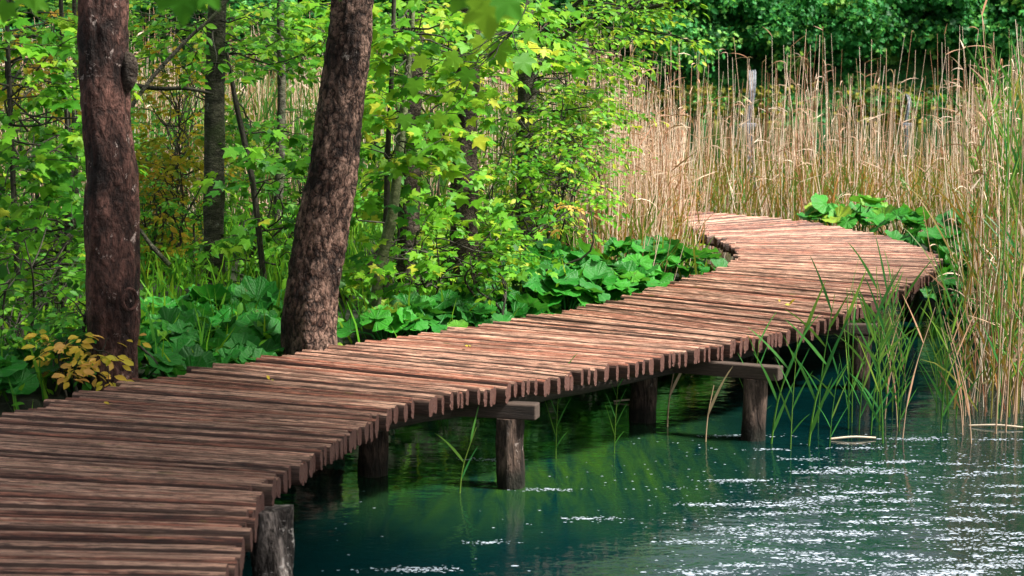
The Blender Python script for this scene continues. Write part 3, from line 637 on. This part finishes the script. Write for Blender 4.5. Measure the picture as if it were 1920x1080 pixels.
# ------------------------------------------------------------------ loose branches and fallen wood
def stick(name, label, cat, pts, w0, w1, mt, group=None, seg=9):
    P = catmull(np.array(pts), 26); o = MB(); tube(o, P, np.linspace(w0, w1, 26), seg, rng.random(), disp=knobby(P[0][0] * 9))
    for k in (8, 15): 
        d = unit(rv(1)[0] + [0, 0, .3]); branchy(o, P[k], P[k] + d * .12, w1 * .6, w1 * .2, 5)
    return tag(o.build(name, M[mt]), label, cat, group)
stick('bare_branch', 'bare grey branch slanting up from the dark maroon trunk to the top of the frame', 'branch', [Wd(x, y, 12.) for x, y in ((246, 200), (290, 140), (350, 75), (395, 35), (440, -15))], .016, .011, 'bark_grey')
stick('dead_branch', 'bare horizontal grey branch left of the dark maroon trunk', 'branch', [Wd(x, y, 12.5) for x, y in ((10, 68), (60, 68), (110, 62), (160, 50))], .014, .009, 'bark_grey')
stick('leaning_log', 'mossy brown log leaning at the foot of the slanting trunk', 'log', [Wd(x, y, 13.6) for x, y in ((640, 560), (665, 525), (700, 490), (735, 452))], .05, .04, 'bark_brown')
stick('broken_branch', 'short grey broken branch lying in the undergrowth right of the dark maroon trunk', 'branch', [Wd(x, y, 13.6) for x, y in ((262, 430), (285, 462), (318, 497))], .012, .02, 'bark_grey')
stick('dark_branch', 'blackish horizontal branch crossing behind the ochre shrub', 'branch', [Wd(x, y, 14.2) for x, y in ((250, 160), (300, 166), (350, 166), (400, 176))], .02, .012, 'twig')

# sprays of maple leaves hanging near the camera
def hanging(label, base, leaves, d):
    o = thing('maple_twig', label, 'twig', Wd(*base, d)); T = MB(); L = MB()
    for (x, y, ang, s, tn) in leaves:
        p = Wd(x, y, d + rng.uniform(-.1, .1)); branchy(T, Wd(base[0], base[1], d), p, .003, .0015, 4)
        dr = np.array([[math.cos(R(ang)), .15, math.sin(R(ang))]]); place(L, MAPLE, np.array([p]), dr, np.array([[.1, -1, .35]]), np.array([s]), np.array([tn]))
    T.build('stem', M['twig'], o); L.build('leaves', M['leaf_lime'], o)
hanging('blurred green maple leaves hanging into the top left of the frame', (360, -90), [(345, -22, -95, .08, .3), (322, -20, -125, .06, .25), (385, -25, -60, .055, .35)], 3.6)
hanging('blurred lime maple leaf hanging at the top centre of the frame', (900, -70), [(912, -2, -85, .095, .8), (940, -12, -50, .075, .35), (880, -22, -130, .07, .45)], 3.8)
hanging('green maple leaf tips showing at the top edge beside the slanting trunk', (650, -90), [(640, -50, -95, .06, .35), (670, -55, -70, .06, .4)], 3.7)
hanging('small spray of green leaves in the extreme top left corner', (20, -60), [(40, -20, -60, .06, .45), (15, 5, -110, .06, .4), (60, 0, -30, .05, .5)], 4.6)
o = thing('maple_spray', 'spray of pale veined maple leaves in front of the brown spotted trunk', 'twig', Wd(1000, 150, 10.6)); T = MB(); L = MB()
for (x, y, ang, s, tn) in [(935, 80, -80, .15, .6), (905, 72, -120, .12, .85), (860, 105, -150, .12, .7), (975, 105, -60, .14, .4), (985, 60, -40, .10, .5), (880, 130, -110, .12, .4), (850, 180, -160, .10, .8), (800, 110, -150, .12, .8), (780, 150, -100, .11, .6), (830, 215, -120, .1, .7), (760, 215, -90, .1, .5)]:
    p = Wd(x, y, 10.6 + rng.uniform(-.2, .2)); branchy(T, Wd(960, 60, 10.8), p, .004, .002, 4); place(L, MAPLE, np.array([p]), np.array([[math.cos(R(ang)), -.2, math.sin(R(ang))]]), np.array([[.1, -1, .6]]) + rng.normal(size=(1, 3)) * .2, np.array([s]), np.array([tn]))
branchy(T, Wd(1010, -60, 10.9), Wd(960, 60, 10.8), .006, .004, 5)
T.build('stem', M['twig'], o); L.build('leaves', M['leaf_lime'], o)

# ------------------------------------------------------------------ butterbur
def bb_leaf(mb, T, base, top, rad, tilt_dir, tilt, tone):
    nr, ns = 5, 28; ph = rng.uniform(0, 2 * math.pi); a = (np.arange(ns) + .5) / ns * (2 * math.pi - .5) + .25
    fold = rng.uniform(.03, .11); cup = rng.uniform(-.10, .32); o = rng.random() * 50
    V = [[0, 0, 0]]; UV = [[0, 0, 0]]
    for i in range(1, nr + 1):
        q = i / nr
        for j, an in enumerate(a):
            lob = 1 + .05 * math.cos(an * 9) + .04 * noise.noise(Vector((an * 3, o, 0))) + (.03 * (j % 2) if i == nr else 0)
            rr = rad * q * lob * (1 - .0 * q)
            zz = cup * q * q * rad + fold * rad * q * math.cos(an * 9 + .2) + rad * .22 * q * q * noise.noise(Vector((math.cos(an) * 1.6 + o, math.sin(an) * 1.6, q)))
            V.append([rr * math.cos(an), rr * math.sin(an) + rad * .12, zz]); UV.append([an, q * 2 + o, math.cos(an) * q * 3])
    V = np.array(V); Fq = []; Ft = []
    for j in range(ns - 1):
        Ft.append((0, 1 + j, 2 + j))
        for i in range(nr - 1):
            s0 = 1 + i * ns + j; Fq.append((s0, s0 + ns, s0 + ns + 1, s0 + 1))
    z = unit(np.array([math.cos(tilt_dir) * math.sin(tilt), math.sin(tilt_dir) * math.sin(tilt), math.cos(tilt)])); x = unit(np.cross([math.cos(ph), math.sin(ph), 0], z)); y = np.cross(z, x)
    Wv = V @ np.stack([x, y, z]) + top
    n0 = mb.n; mb.add(Wv, Fq, tone, UV); mb.F3.append(np.array(Ft) + n0)
    c = catmull([base, base * .5 + top * .5 + [*(rng.normal(size=2) * .03), 0.03], top], 7); tube(T, c, np.linspace(.008, .006, 7), 5, .3, cap=False)
def butterbur(label, group, x, y, n, rad, hgt, tone=.5, spread=.22):
    zb = max(gz(x, y), 0); o = thing('butterbur_plant', label, 'plant', (x, y, zb), group); L = MB(); T = MB()
    for k in range(n):
        a = rng.uniform(0, 2 * math.pi); rr = spread * math.sqrt(rng.random()); r_ = rad * rng.uniform(.65, 1.15)
        top = np.array([x + math.cos(a) * rr, y + math.sin(a) * rr, zb + hgt * (1.1 - .6 * rr / spread) * rng.uniform(.75, 1.2)])
        base = np.array([x + math.cos(a) * rr * .2, y + math.sin(a) * rr * .2, zb - .02])
        td = a + rng.normal() * .5 if rng.random() < .6 else -math.pi / 2 + rng.normal() * .6
        bb_leaf(L, T, base, top, r_, td, rng.uniform(.15, .75), np.clip(tone + rng.normal() * .18, 0, 1))
    T.build('stalks', M['reed_green'], o); L.build('leaves', M['butterbur'], o)
def off(pts, n, lo, hi):
    """points beside the left deck edge between pixel x values"""
    out = []
    for x0, x1 in [pts]:
        for k in range(n):
            u = x0 + (x1 - x0) * (k + .5) / n
            i = np.argmin([abs(960 + F * p[0] / p[1] - u) if p[1] < 17 else 1e9 for p in LEs]); 
            p = LEs[i]; nn = unit([p[0], p[1], 0]); out.append(p + nn * (rng.uniform(lo, hi) * 1.35 + .06) + rng.normal() * np.array([.08, 0, 0]))
    return out
zones = [((-60, 140), 8, .15, 1.1, .13, .20, .3, 'dark butterbur with broad leaves at the left edge below the leafy saplings', 'butterbur at the left edge'),
         ((268, 525), 11, .14, .5, .125, .17, .4, 'dark green butterbur in the front row between the two thick trunks', 'front butterbur between the thick trunks'),
         ((262, 525), 12, .5, 1.1, .135, .19, .5, 'butterbur in the middle row between the two thick trunks', 'middle butterbur between the thick trunks'),
         ((262, 525), 10, 1.1, 1.9, .14, .17, .5, 'butterbur in the back row between the two thick trunks', 'back butterbur between the thick trunks'),
         ((640, 800), 10, .14, .9, .10, .17, .7, 'bright green low butterbur right of the slanting trunk', 'butterbur right of the slanting trunk'),
         ((800, 930), 8, .14, .9, .12, .17, .35, 'shaded butterbur before the spotted trunk', 'butterbur before the spotted trunk'),
         ((930, 1150), 13, .1, .6, .13, .20, .5, 'glossy butterbur spilling onto the boardwalk edge below the thicket', 'front butterbur below the thicket'),
         ((960, 1200), 13, .5, 1.4, .15, .28, .5, 'large leaved butterbur mounded behind the front row below the thicket', 'back butterbur below the thicket'),
         ((1150, 1375), 13, .08, .6, .13, .20, .7, 'green butterbur along the inner edge before the bend', 'butterbur at the inner edge of the bend'),
         ((1120, 1330), 9, .5, 1.3, .15, .28, .6, 'tall butterbur below the pinkish reeds left of the bend', 'butterbur below the inner reeds')]
for rngx, n, lo, hi, rad, hg, tone, lab, grp in zones:
    for p in off(rngx, n, lo, hi):
        butterbur(lab, grp, p[0], p[1], int(rng.integers(7, 11)), rad, hg * 1.15, tone, .27)
for (px, py, dz, n, rad, hg, tone, lab) in [(1300, 452, .35, 7, .17, .22, 1., 'yellow green butterbur in the hollow of the bend')]:
    p = Wz(px, py, .5); butterbur(lab, None, p[0], p[1], n, rad, hg, tone, .3)
for i, (x, y, tone, lab) in enumerate([(4.08, 15.9, .55, 'butterbur with one large pale leaf at the outer tip of the bend'), (4.22, 16.9, .6, 'butterbur beside the outer edge, second from the tip of the bend'), (4.62, 17.6, .6, 'mid green butterbur half hidden in reeds right of the bend'),
      (4.15, 18.0, .6, 'butterbur on the outer edge where the bend turns back'), (4.2, 19.2, .8, 'bright butterbur behind the far outer edge of the boardwalk'), (3.95, 19.9, 1., 'yellow green butterbur at the far end of the outer edge'), (3.7, 20.2, .95, 'leftmost yellowish butterbur behind the far deck'), (4.55, 16.4, .5, 'darker butterbur deepest in the right reeds'), (4.02, 15.1, .4, 'low butterbur hanging over the water under the bend tip')]):
    butterbur(lab, 'butterbur outside the bend', x, y, 12, .16, .46, tone * .85, .36)
butterbur('pale butterbur leaves hanging under the deck beside the water', None, -.15, 12.0, 5, .14, .12, .7, .3)

# ------------------------------------------------------------------ grass and herbs
mb = MB(); n = 13000
X = rng.uniform(-9, 2.0, n); Y = rng.uniform(9, 24, n); P = np.column_stack([X, Y]); zz = land(P); dl = sdist(P, LEc)
k = (zz > .12) & (dl > .15) & (np.abs(X) < Y * .34 + .5); P = np.column_stack([P, zz])[k]; n = len(P)
place(mb, (np.array([(-.03, 0, 0), (.03, 0, 0), (.025, .55, .05), (-.025, .55, .05), (0, 1, .2)]), np.array([(0, 1, 2), (0, 2, 3), (3, 2, 4)])), P, np.column_stack([rng.normal(size=(n, 2)) * .35, np.ones(n)]), rv(n), rng.uniform(.12, .42, n), rng.uniform(.1, .9, n))
k = rng.random(n) < .6; Q = P[k]; Q[:, 2] += rng.uniform(0, .3, len(Q)); place(mb, OVAL, Q, rv(len(Q)) + [0, 0, .2], rv(len(Q)) * .6 + [0, -.2, .8], rng.uniform(.03, .10, len(Q)), rng.uniform(.1, .7, len(Q)))
tag(mb.build('undergrowth', M['leaf_lime']), 'fresh green grass and herbs covering the wood floor behind the boardwalk', 'undergrowth', kind='stuff')

# ------------------------------------------------------------------ reeds
def strip(mb, base, d, n_seg, length, width, droop, rnd):
    """arching blades, vectorised: base (n,3), d (n,3)"""
    n = len(base); t_ = np.linspace(0, 1, n_seg + 1); d = d / np.linalg.norm(d, axis=1)[:, None]
    sd_ = np.cross(d, rv(n) * .6 + np.array([0, -1, .2])); sd_ /= np.linalg.norm(sd_, axis=1)[:, None] + 1e-9
    c = base[:, None] + d[:, None] * (t_[None, :, None] * length[:, None, None]) + np.array([0, 0, -1.])[None, None] * (t_[None, :, None] ** 2 * (droop * length)[:, None, None])
    wv = width[:, None, None] * np.array([.5, 1, .8, .5, .06])[np.minimum((t_ * 4).round().astype(int), 4)][None, :, None] * .5
    V = np.stack([c - sd_[:, None] * wv, c + sd_[:, None] * wv], 2).reshape(n, -1, 3)
    k = 2 * (n_seg + 1); f = np.array([(2 * i, 2 * i + 1, 2 * i + 3, 2 * i + 2) for i in range(n_seg)])
    mb.add(V.reshape(-1, 3), (f[None] + (np.arange(n) * k)[:, None, None]).reshape(-1, 4), np.repeat(rnd, k))
def stalks(mb, base, top, rad, rnd, seg=4, bend=.05):
    """thin three sided stalks, vectorised"""
    n = len(base); t_ = np.linspace(0, 1, seg + 1); L = np.linalg.norm(top - base, axis=1)
    bv = rng.normal(size=(n, 3)) * [1, 1, 0] * (L * bend)[:, None]
    c = base[:, None] + (top - base)[:, None] * t_[None, :, None] + bv[:, None] * (np.sin(t_ * math.pi) + t_ ** 2)[None, :, None]
    a = np.arange(3) * 2 * math.pi / 3; ring = np.stack([np.cos(a), np.sin(a), np.zeros(3)], 1)
    rr = rad[:, None] * (1 - .55 * t_)[None]
    V = (c[:, :, None] + ring[None, None] * rr[:, :, None, None]).reshape(n, -1, 3); k = 3 * (seg + 1)
    f = [(i * 3 + j, i * 3 + (j + 1) % 3, i * 3 + 3 + (j + 1) % 3, i * 3 + 3 + j) for i in range(seg) for j in range(3)]
    mb.add(V.reshape(-1, 3), (np.array(f)[None] + (np.arange(n) * k)[:, None, None]).reshape(-1, 4), np.repeat(rnd, k)); return c
def reed_bed(name, label, pts, h, hs, dry, green, bladeh, tone_g=(.2, .95), wd=.014, rad=.0048):
    """one dense mass of reeds: dry stalks plus blades"""
    n = len(pts); o = thing(name, label, 'reed bed', (float(pts[:, 0].mean()), float(pts[:, 1].mean()), 0)); o['kind'] = 'stuff'
    S_ = MB(); B_ = MB()
    b0 = np.column_stack([pts, np.full(n, -.05)]); H = np.clip(rng.normal(h, hs, n), .8, h + 2.2 * hs)
    top = b0 + np.column_stack([rng.normal(size=(n, 2)) * .16, H])
    c = stalks(S_, b0, top, rng.uniform(.6, 1.2, n) * rad, np.clip(rng.normal(.55, .32, n), 0, 1))
    # stray dry leaves on the stalks
    m = int(n * dry); i = rng.integers(0, n, m); q = c[i, rng.integers(1, 5, m)]; dd = rv(m) * [1, 1, .6] + [0, 0, .7]
    strip(S_, q, dd, 4, rng.uniform(.10, .38, m), rng.uniform(.5, 1., m) * wd, rng.uniform(0, .9, m), rng.uniform(.1, .9, m))
    m = int(n * .05); i = rng.integers(0, n, m); q = c[i, -1]
    m2 = int(n * green); i = rng.integers(0, n, m2); q = b0[i] + rng.normal(size=(m2, 3)) * [.1, .1, 0]; q[:, 2] = rng.uniform(-.05, bladeh * .75, m2)
    dd = np.column_stack([rng.normal(size=(m2, 2)) * .30, np.ones(m2)])
    strip(B_, q, dd, 4, rng.uniform(.3, .9, m2) * bladeh * .75, rng.uniform(.6, 1.4, m2) * wd, rng.uniform(0, .45, m2), rng.uniform(*tone_g, m2))
    S_.build('dry_stalks', M['reed_dry'], o); B_.build('blades', M['reed_blade'], o); return o
def scatter(n, x0, x1, y0, y1, cond):
    out = np.zeros((0, 2))
    while len(out) < n:
        P = np.column_stack([rng.uniform(x0, x1, n), rng.uniform(y0, y1, n)]); P = P[cond(P)]; out = np.vstack([out, P])
    return out[:n]
outer = lambda P, m: (sdist(P, REc, False) > m)
back = scatter(1250, 1.0, 9.5, 20.6, 27.5, lambda P: outer(P, .25) & (P[:, 0] < P[:, 1] * .31 + .5) & (rng.random(len(P)) < .35 + .65 * np.exp(-(P[:, 1] - 21) / 3)))
reed_bed('reed_bed', 'pale pinkish dry reeds with green bases standing behind the bend', back, 1.5, .6, 1.4, 3.8, 1.15, (.3, 1.), .014, .0068)
lin = scatter(820, -.5, 2.6, 14.6, 20.3, lambda P: (sdist(P, LEc) > .5) & (sdist(P, LEc) < 2.8) & ((P[:, 1] < 18.3) | (P[:, 0] < .095 * P[:, 1])) & (P[:, 0] > .045 * P[:, 1]) & (P[:, 1] > 14.5))
reed_bed('inner_reed_bed', 'reddish dry reed stems standing inside the bend beside the thicket', lin, 1.7, .35, 1.3, 1.5, 1.2, (.4, 1.))
lb = scatter(2300, -10, 1.5, 21.5, 31, lambda P: (np.abs(P[:, 0]) < P[:, 1] * .31 + .3) & (outer(P, .3) | (P[:, 1] > 23.5)))
reed_bed('wood_reed_bed', 'tall pale reeds seen through the trees behind the wood', lb, 2.2, .45, 1.2, 3.4, 2.0, (.05, .55), .024, .007)
rb = scatter(850, 2.6, 7.2, 11.4, 21, lambda P: outer(P, .5) & (P[:, 0] > .262 * P[:, 1]) & (P[:, 0] < P[:, 1] * .31 + .4) & ((P[:, 1] < 15) | (P[:, 0] > 4.6)))
reed_bed('right_reed_bed', 'dense mixed green and straw reeds rising from the water right of the bend', rb, 1.75, .42, 2.2, 2.0, 1.5, (.35, 1.), .014, .005)

# single reeds in the open water: prototypes
def make_reed(h, nb, lean, dry=False, seed=0):
    st = MB(); bl = MB()
    P = catmull([[0, 0, -.1], [lean * .25, 0, h * .4], [lean, 0, h]], 10); tube(st, P, np.linspace(.0055, .0022, 10), 5, rng.uniform(.6, 1) if not dry else .5, cap=True)
    for k in range(nb):
        q = P[int(2 + (k + .5) / nb * 7)]; a = (k % 2) * math.pi + rng.normal() * .5
        d = np.array([[math.cos(a) * .7, math.sin(a) * .5, rng.uniform(.8, 2.)]])
        strip(bl, q[None], d, 6, np.array([rng.uniform(.28, .5)]), np.array([rng.uniform(.010, .018)]), np.array([rng.uniform(.0, .25)]), np.array([rng.uniform(.2, .85)]))
    return st, bl
protos = []
for k, (h, nb, ln, dry) in enumerate([(.85, 6, .10, 0), (.6, 5, .18, 0), (1.1, 7, .05, 0), (1.9, 8, .12, 0), (2.25, 9, .2, 0), (.45, 3, .12, 0), (.9, 2, .25, 1), (.35, 1, .05, 1), (1.9, 5, .3, 1), (2.2, 7, -.15, 2)]):
    protos.append((make_reed(h, nb, ln, dry), dry, h))
made = {}
def reed(k, x, y, rz, sc, label, group):
    if k in made: return dup(made[k], (x, y, 0), rz, sc, label, group)
    (st, bl), dry, h = protos[k]
    o = thing('reed', label, 'reed', (0, 0, 0), group)
    st.build('stem', M['reed_dry' if dry else 'reed_green'], o); bl.build('blades', M[['reed_green', 'reed_dry', 'reed_blade'][int(dry)]], o)
    o.location = (x, y, 0); o.rotation_euler = (0, 0, rz); o.scale = (sc,) * 3; made[k] = o; return o
singles = [(1322, 828, 7, 1., 'short broken straw reed stub in open water under the deck edge'), (1412, 822, 2, .62, 'upright green reed before the post with the projecting beam'), (1482, 842, 2, .65, 'upright green reed just right of the projecting beam end'),
    (1442, 832, 1, 1.3, 'green reed leaning right from beside the crossbeam post'), (1512, 836, 1, 1.4, 'long green reed leaning right over a floating stick'), (1555, 838, 0, .6, 'short green reed left of the floating stick'), (1632, 815, 0, .9, 'leafy green reed behind the floating stick'),
    (1690, 822, 6, .9, 'brown dry reed stem right of the floating stick'), (1042, 860, 2, .5, 'single thin green reed right of the nearest round post'), (1152, 850, 2, .42, 'thin green reed standing between two dark posts'), (860, 925, 5, .8, 'dark thin reed left of the nearest round post'),
    (1250, 800, 7, 1.2, 'faint reed stem in the dark under the deck')]
for px, py, k, sc, lab in singles:
    p = Wz(px, py, 0); reed(k, p[0], p[1], rng.uniform(-.5, .5), sc, lab, 'reeds standing in open water')
pts = scatter(30, 1.9, 3.9, 10.4, 12.6, lambda P: (P[:, 0] > .17 * P[:, 1]) & (P[:, 0] < .27 * P[:, 1]) & outer(P, .25))
for i, p in enumerate(pts):
    reed([0, 2, 0, 1, 6, 0, 6][i % 7], p[0], p[1], rng.uniform(0, 6.28), rng.uniform(.7, 1.05), 'loose green reed at the water margin between the projecting beam and the right reed bed', 'loose margin reeds')
pts = scatter(95, 2.8, 4.8, 10.8, 15.5, lambda P: (P[:, 0] > .266 * P[:, 1]) & (P[:, 0] < .31 * P[:, 1]) & outer(P, .45))
for i, p in enumerate(pts):
    reed([9, 4, 4, 3, 8, 3][i % 6], p[0], p[1], rng.uniform(0, 6.28), rng.uniform(.9, 1.15), 'tall leafy reed in the front of the right reed bed', 'tall front reeds of the right bed')
for px, py, lab, a, ln in [(1600, 822, 'pale broken reed stick floating on the water below the bend', .06, .28), (1870, 800, 'thin brown bent reed floating at the right edge', -.25, .35), (1185, 752, 'pale reed stick floating in the shade under the deck', .02, .25), (1330, 690, 'dry curved stem lying on the dark water under the deck', .4, .3)]:
    p = Wz(px, py, .008); d = np.array([math.cos(a), math.sin(a), .01]); mb = MB(); tube(mb, catmull([p - d * ln / 2, p + [0, 0, .01], p + d * ln / 2], 8), .007, 6, .9); tag(mb.build('floating_stick', M['reed_dry']), lab, 'stick', 'sticks floating on the lake')

# tiny pale domes painted in as sky glints on the ripples
def pnoise(P, a, b_, o): return np.array([noise.noise(Vector((x * a + o, y * b_, 0))) for x, y in P])
P = scatter(150000, -.9, 3.6, 6.6, 11.6, lambda P: (np.abs(P[:, 0]) < P[:, 1] * .3 + .1))
dens = sm(P[:, 1], 11.6, 8.2) if False else 1 - sm(P[:, 1], 7.6, 11.4)
dens = dens * (.03 + .97 * sm(P[:, 0], .15, 1.9))
pn = pnoise(P, 1.3, 2.6, 3) + .8 * pnoise(P, 4., 9., 9)
k = rng.random(len(P)) < dens * (.02 + .17 * sm(pn, .0, .65)); P = P[k]
C = scatter(125, -.6, 3.4, 6.6, 11.2, lambda P: (np.abs(P[:, 0]) < P[:, 1] * .3) & (rng.random(len(P)) < (1 - sm(P[:, 1], 7.8, 11.2)) * (.04 + .96 * sm(P[:, 0], .4, 2.0))))
Q = [c + rng.normal(size=(int(m), 2)) * [.020 * math.sqrt(m) / 2, .0045 * math.sqrt(m) / 2] for c, m in zip(C, rng.integers(8, 130, len(C)))]
P = np.vstack([P] + Q); n = len(P)
rad = rng.uniform(.001, .0034, n) * (1 + 1.5 * (rng.random(n) < .04))
q = np.arange(6) * math.pi / 3; ringv = np.column_stack([np.cos(q) * 2.8, np.sin(q) * 1.3, np.zeros(6)])
V = np.concatenate([np.repeat(ringv[None], n, 0), np.tile([[[0, 0, .3]]], (n, 1, 1))], 1) * rad[:, None, None] + np.column_stack([P, np.full(n, .002)])[:, None]
mb = MB(); fi = np.array([(j, (j + 1) % 6, 6) for j in range(6)]); mb.add(V.reshape(-1, 3), (fi[None] + (np.arange(n) * 7)[:, None, None]).reshape(-1, 3), .5)
for _ in range(0):        # splash rings
    c = scatter(1, -.5, 3.2, 7.2, 11.2, lambda P: (np.abs(P[:, 0]) < P[:, 1] * .3) & (P[:, 0] > 9.6 - P[:, 1] - .8))[0]; r0 = rng.uniform(.02, .09)
    a = np.linspace(0, 2 * math.pi, 22); tube(mb, np.column_stack([c[0] + np.cos(a) * r0, c[1] + np.sin(a) * r0, np.full(22, -.0004)]), .0016, 5, .5)
tag(mb.build('glint_flecks', M['glints']), 'pale flecks painted in as sky glints on the open water at lower right', 'glints', kind='stuff')

# ------------------------------------------------------------------ far bank
xs = np.arange(-60, 60.1, 1.); ys = np.concatenate([[74, 74.5, 75, 75.5], np.arange(76, 130, 1.5)])
Gx, Gy = np.meshgrid(xs, ys, indexing='ij')
zz = np.array([[(-.6 if y < 74.3 else .5 + max(0, (y - 75)) * .75) + 1.2 * noise.noise(Vector((x * .12, y * .12, 0))) * min(1, (y - 74) / 6) for y in ys] for x in xs]); zz = np.minimum(zz, 17 + zz * .05)
idx = np.arange(zz.size).reshape(zz.shape); mb = MB(); mb.add(np.column_stack([Gx.ravel(), Gy.ravel(), zz.ravel()]), np.stack([idx[:-1, :-1], idx[1:, :-1], idx[1:, 1:], idx[:-1, 1:]], -1).reshape(-1, 4))
tag(mb.build('hillside', M['hill']), kind='structure')
hz_ = lambda x, y: .5 + max(0, (y - 75)) * .75
n = 26000; X = rng.uniform(-26, 26, n); Y = 74.3 + rng.random(n) ** 1.3 * 12
P = np.column_stack([X, Y, .45 + np.maximum(0, Y - 75) * .75 + rng.uniform(-.2, .7, n)]); q = np.array([noise.noise(Vector((a * .5, b * .8, 1))) for a, b in P[:, :2]])
mb = MB(); place(mb, CLUMP, P, rv(n) + [0, -.3, 0], rv(n) * .7 + [0, -.8, .6], rng.uniform(.10, .30, n), np.clip(.5 + q * .9 + rng.normal(size=n) * .12, 0, 1))
tag(mb.build('creepers', M['leaf_far']), 'dense green creepers and ground plants covering the steep far bank', 'creepers', kind='stuff')
n = 4200; X = rng.uniform(-26, 26, n); Y = rng.uniform(73.9, 74.6, n); Z = rng.uniform(.02, 1.5, n) ** 1.2
k = np.array([noise.noise(Vector((a * .35, 4, 0))) for a in X]) + rng.normal(size=n) * .12 > -.1
P = np.column_stack([X, Y, Z])[k]; n = len(P); mb = MB(); place(mb, CLUMP, P, rv(n) - [0, 0, .6], rv(n) * .6 + [0, -1, .3], rng.uniform(.12, .3, n), np.clip(rng.normal(.4, .3, n), 0, 1))
tag(mb.build('moss', M['leaf_moss']), 'yellow brown moss hanging over the water line of the far bank', 'moss', kind='stuff')
def far_tree(kind, h, rad, n, cl, size, leafm):
    o = thing('far_tree', 'x', 'tree', (0, 0, 0)); T = MB(); L = MB()
    tr = catmull([[0, 0, -1], [.1, 0, h * .35], [-.1, 0, h * .8]], 12); tube(T, tr, np.linspace(.16, .05, 12), 8, .5)
    for i in range(cl):
        a = rng.uniform(0, 2 * math.pi); zz_ = h * (.22 + .75 * rng.random()); rr = rad * math.sqrt(rng.random()) * (1.1 - abs(zz_ / h - .5))
        p = np.array([math.cos(a) * rr, math.sin(a) * rr, zz_]); k = n // cl
        if i % 3 == 0: branchy(T, tr[int(np.clip(zz_ / h * 11, 0, 11))], p, .05, .015, 5)
        pos = p + rng.normal(size=(k, 3)) * rad * [.2, .2, .12]; nm = (pos - p) + [0, 0, .5] + rv(k) * .3
        place(L, CLUMP if kind else OVAL, pos, rv(k) + [0, 0, -.2], nm, size * rng.uniform(.6, 1.3, k), np.clip(.5 + rng.normal() * .24 + rng.normal(size=k) * .14, 0, 1))
    T.build('trunk', M['bark_grey'], o); L.build('crown', M[leafm], o); return o
kinds = [far_tree(1, 5.2, 2.1, 5600, 60, .19, 'leaf_far'), far_tree(0, 7.5, 2.4, 5600, 56, .34, 'leaf_far'), far_tree(1, 3.2, 1.9, 5000, 44, .18, 'leaf_far')]
spots = [(1250, 76.5, 0, 1.1, 'bushy green tree on the far bank left of the left waterfall'), (1330, 77.5, 1, 1., 'slender trunked tree on the far bank just left of the left waterfall'), (1385, 78.5, 1, .9, 'lighter tree standing right above the left waterfall'),
    (1470, 77., 2, 1.2, 'dark bush overhanging the water right of the left waterfall'), (1540, 79., 0, 1.2, 'green tree on the far bank midway between the waterfalls'), (1620, 77., 2, 1.3, 'round bush midway between the waterfalls'), (1690, 79.5, 0, 1.1, 'tree above the right waterfall'),
    (1760, 77.2, 2, 1.3, 'dense green bush right of the right waterfall'), (1830, 78.5, 1, 1.1, 'tree high on the far bank near the right edge'), (1900, 77, 2, 1.4, 'broad bush on the far bank at the right edge')]
usedk = set()
def put_far(x, y, k, s_, lab, grp):
    if k in usedk: dup(kinds[k], (x, y, hz_(x, y) - .3), rng.uniform(0, 6), s_, lab, grp)
    else:
        o = kinds[k]; o.location = (x, y, hz_(x, y) - .3); o.scale = (s_,) * 3; o['label'] = lab; o['group'] = grp; usedk.add(k)
for px, y, k, s_, lab in spots: put_far((px - 960) / F * y, y, k, s_, lab, 'trees and bushes on the far bank')
for i in range(15): put_far(-24 + i * 2.1, 77 + rng.uniform(0, 3), i % 3, rng.uniform(1.1, 1.5), 'far bank tree glimpsed through the wood', 'far bank trees behind the wood')
for i in range(26): put_far(-38 + i * 3.0, 84 + rng.uniform(0, 7), (0, 1)[i % 2], rng.uniform(1.3, 1.7), 'tall tree high on the far hillside above the photo frame', 'trees high on the hillside')
# waterfalls
def waterfall(label, px, ytop, ybot, wpx, n):
    y = 73.75; o = thing('waterfall', label, 'waterfall', (float((px - 960) / F * y), y, 0)); mb = MB()
    top = Wd(px, ytop, y + .6); 
    for i in range(n):
        a = rng.normal() * .45; xo = a * wpx / F * y * .7; p1 = np.array([top[0] + xo * .8, top[1], top[2] + rng.normal() * .05]); p3 = np.array([top[0] + xo * .45 - .22, y - .1 + rng.normal() * .05, 0.])
        p2 = p1 * .55 + p3 * .45 + [0.05, -.22, .25]; c = catmull([p1 + [.05, .3, 0.02], p1, p2, p3], 14); tube(mb, c, rng.uniform(.008, .03) * np.linspace(1.3, .6, 14), 5, rng.random(), cap=False)
    mb.build('stream', M['foam'], o); f = MB()
    for i in range(14):
        a = rng.uniform(0, 6.28); rr = rng.random() * wpx / F * y * .7; p = np.array([top[0] - .2 + math.cos(a) * rr * 1.4, y - .2 + math.sin(a) * rr * .8, .01])
        q = np.linspace(0, 2 * math.pi, 8)[:-1]; V = np.vstack([p + np.column_stack([np.cos(q) * .14, np.sin(q) * .1, np.zeros(7)]), p + [0, 0, .05]]); f.add(V, [(j, (j + 1) % 7, 7) for j in range(7)], .5, V)
    f.build('splash', M['foam'], o)
waterfall('taller white waterfall pouring from the green far bank into the lake', 1410, 137, 228, 20, 22)
waterfall('faint thin waterfall on the far bank further right, behind reeds', 1702, 180, 235, 10, 9)
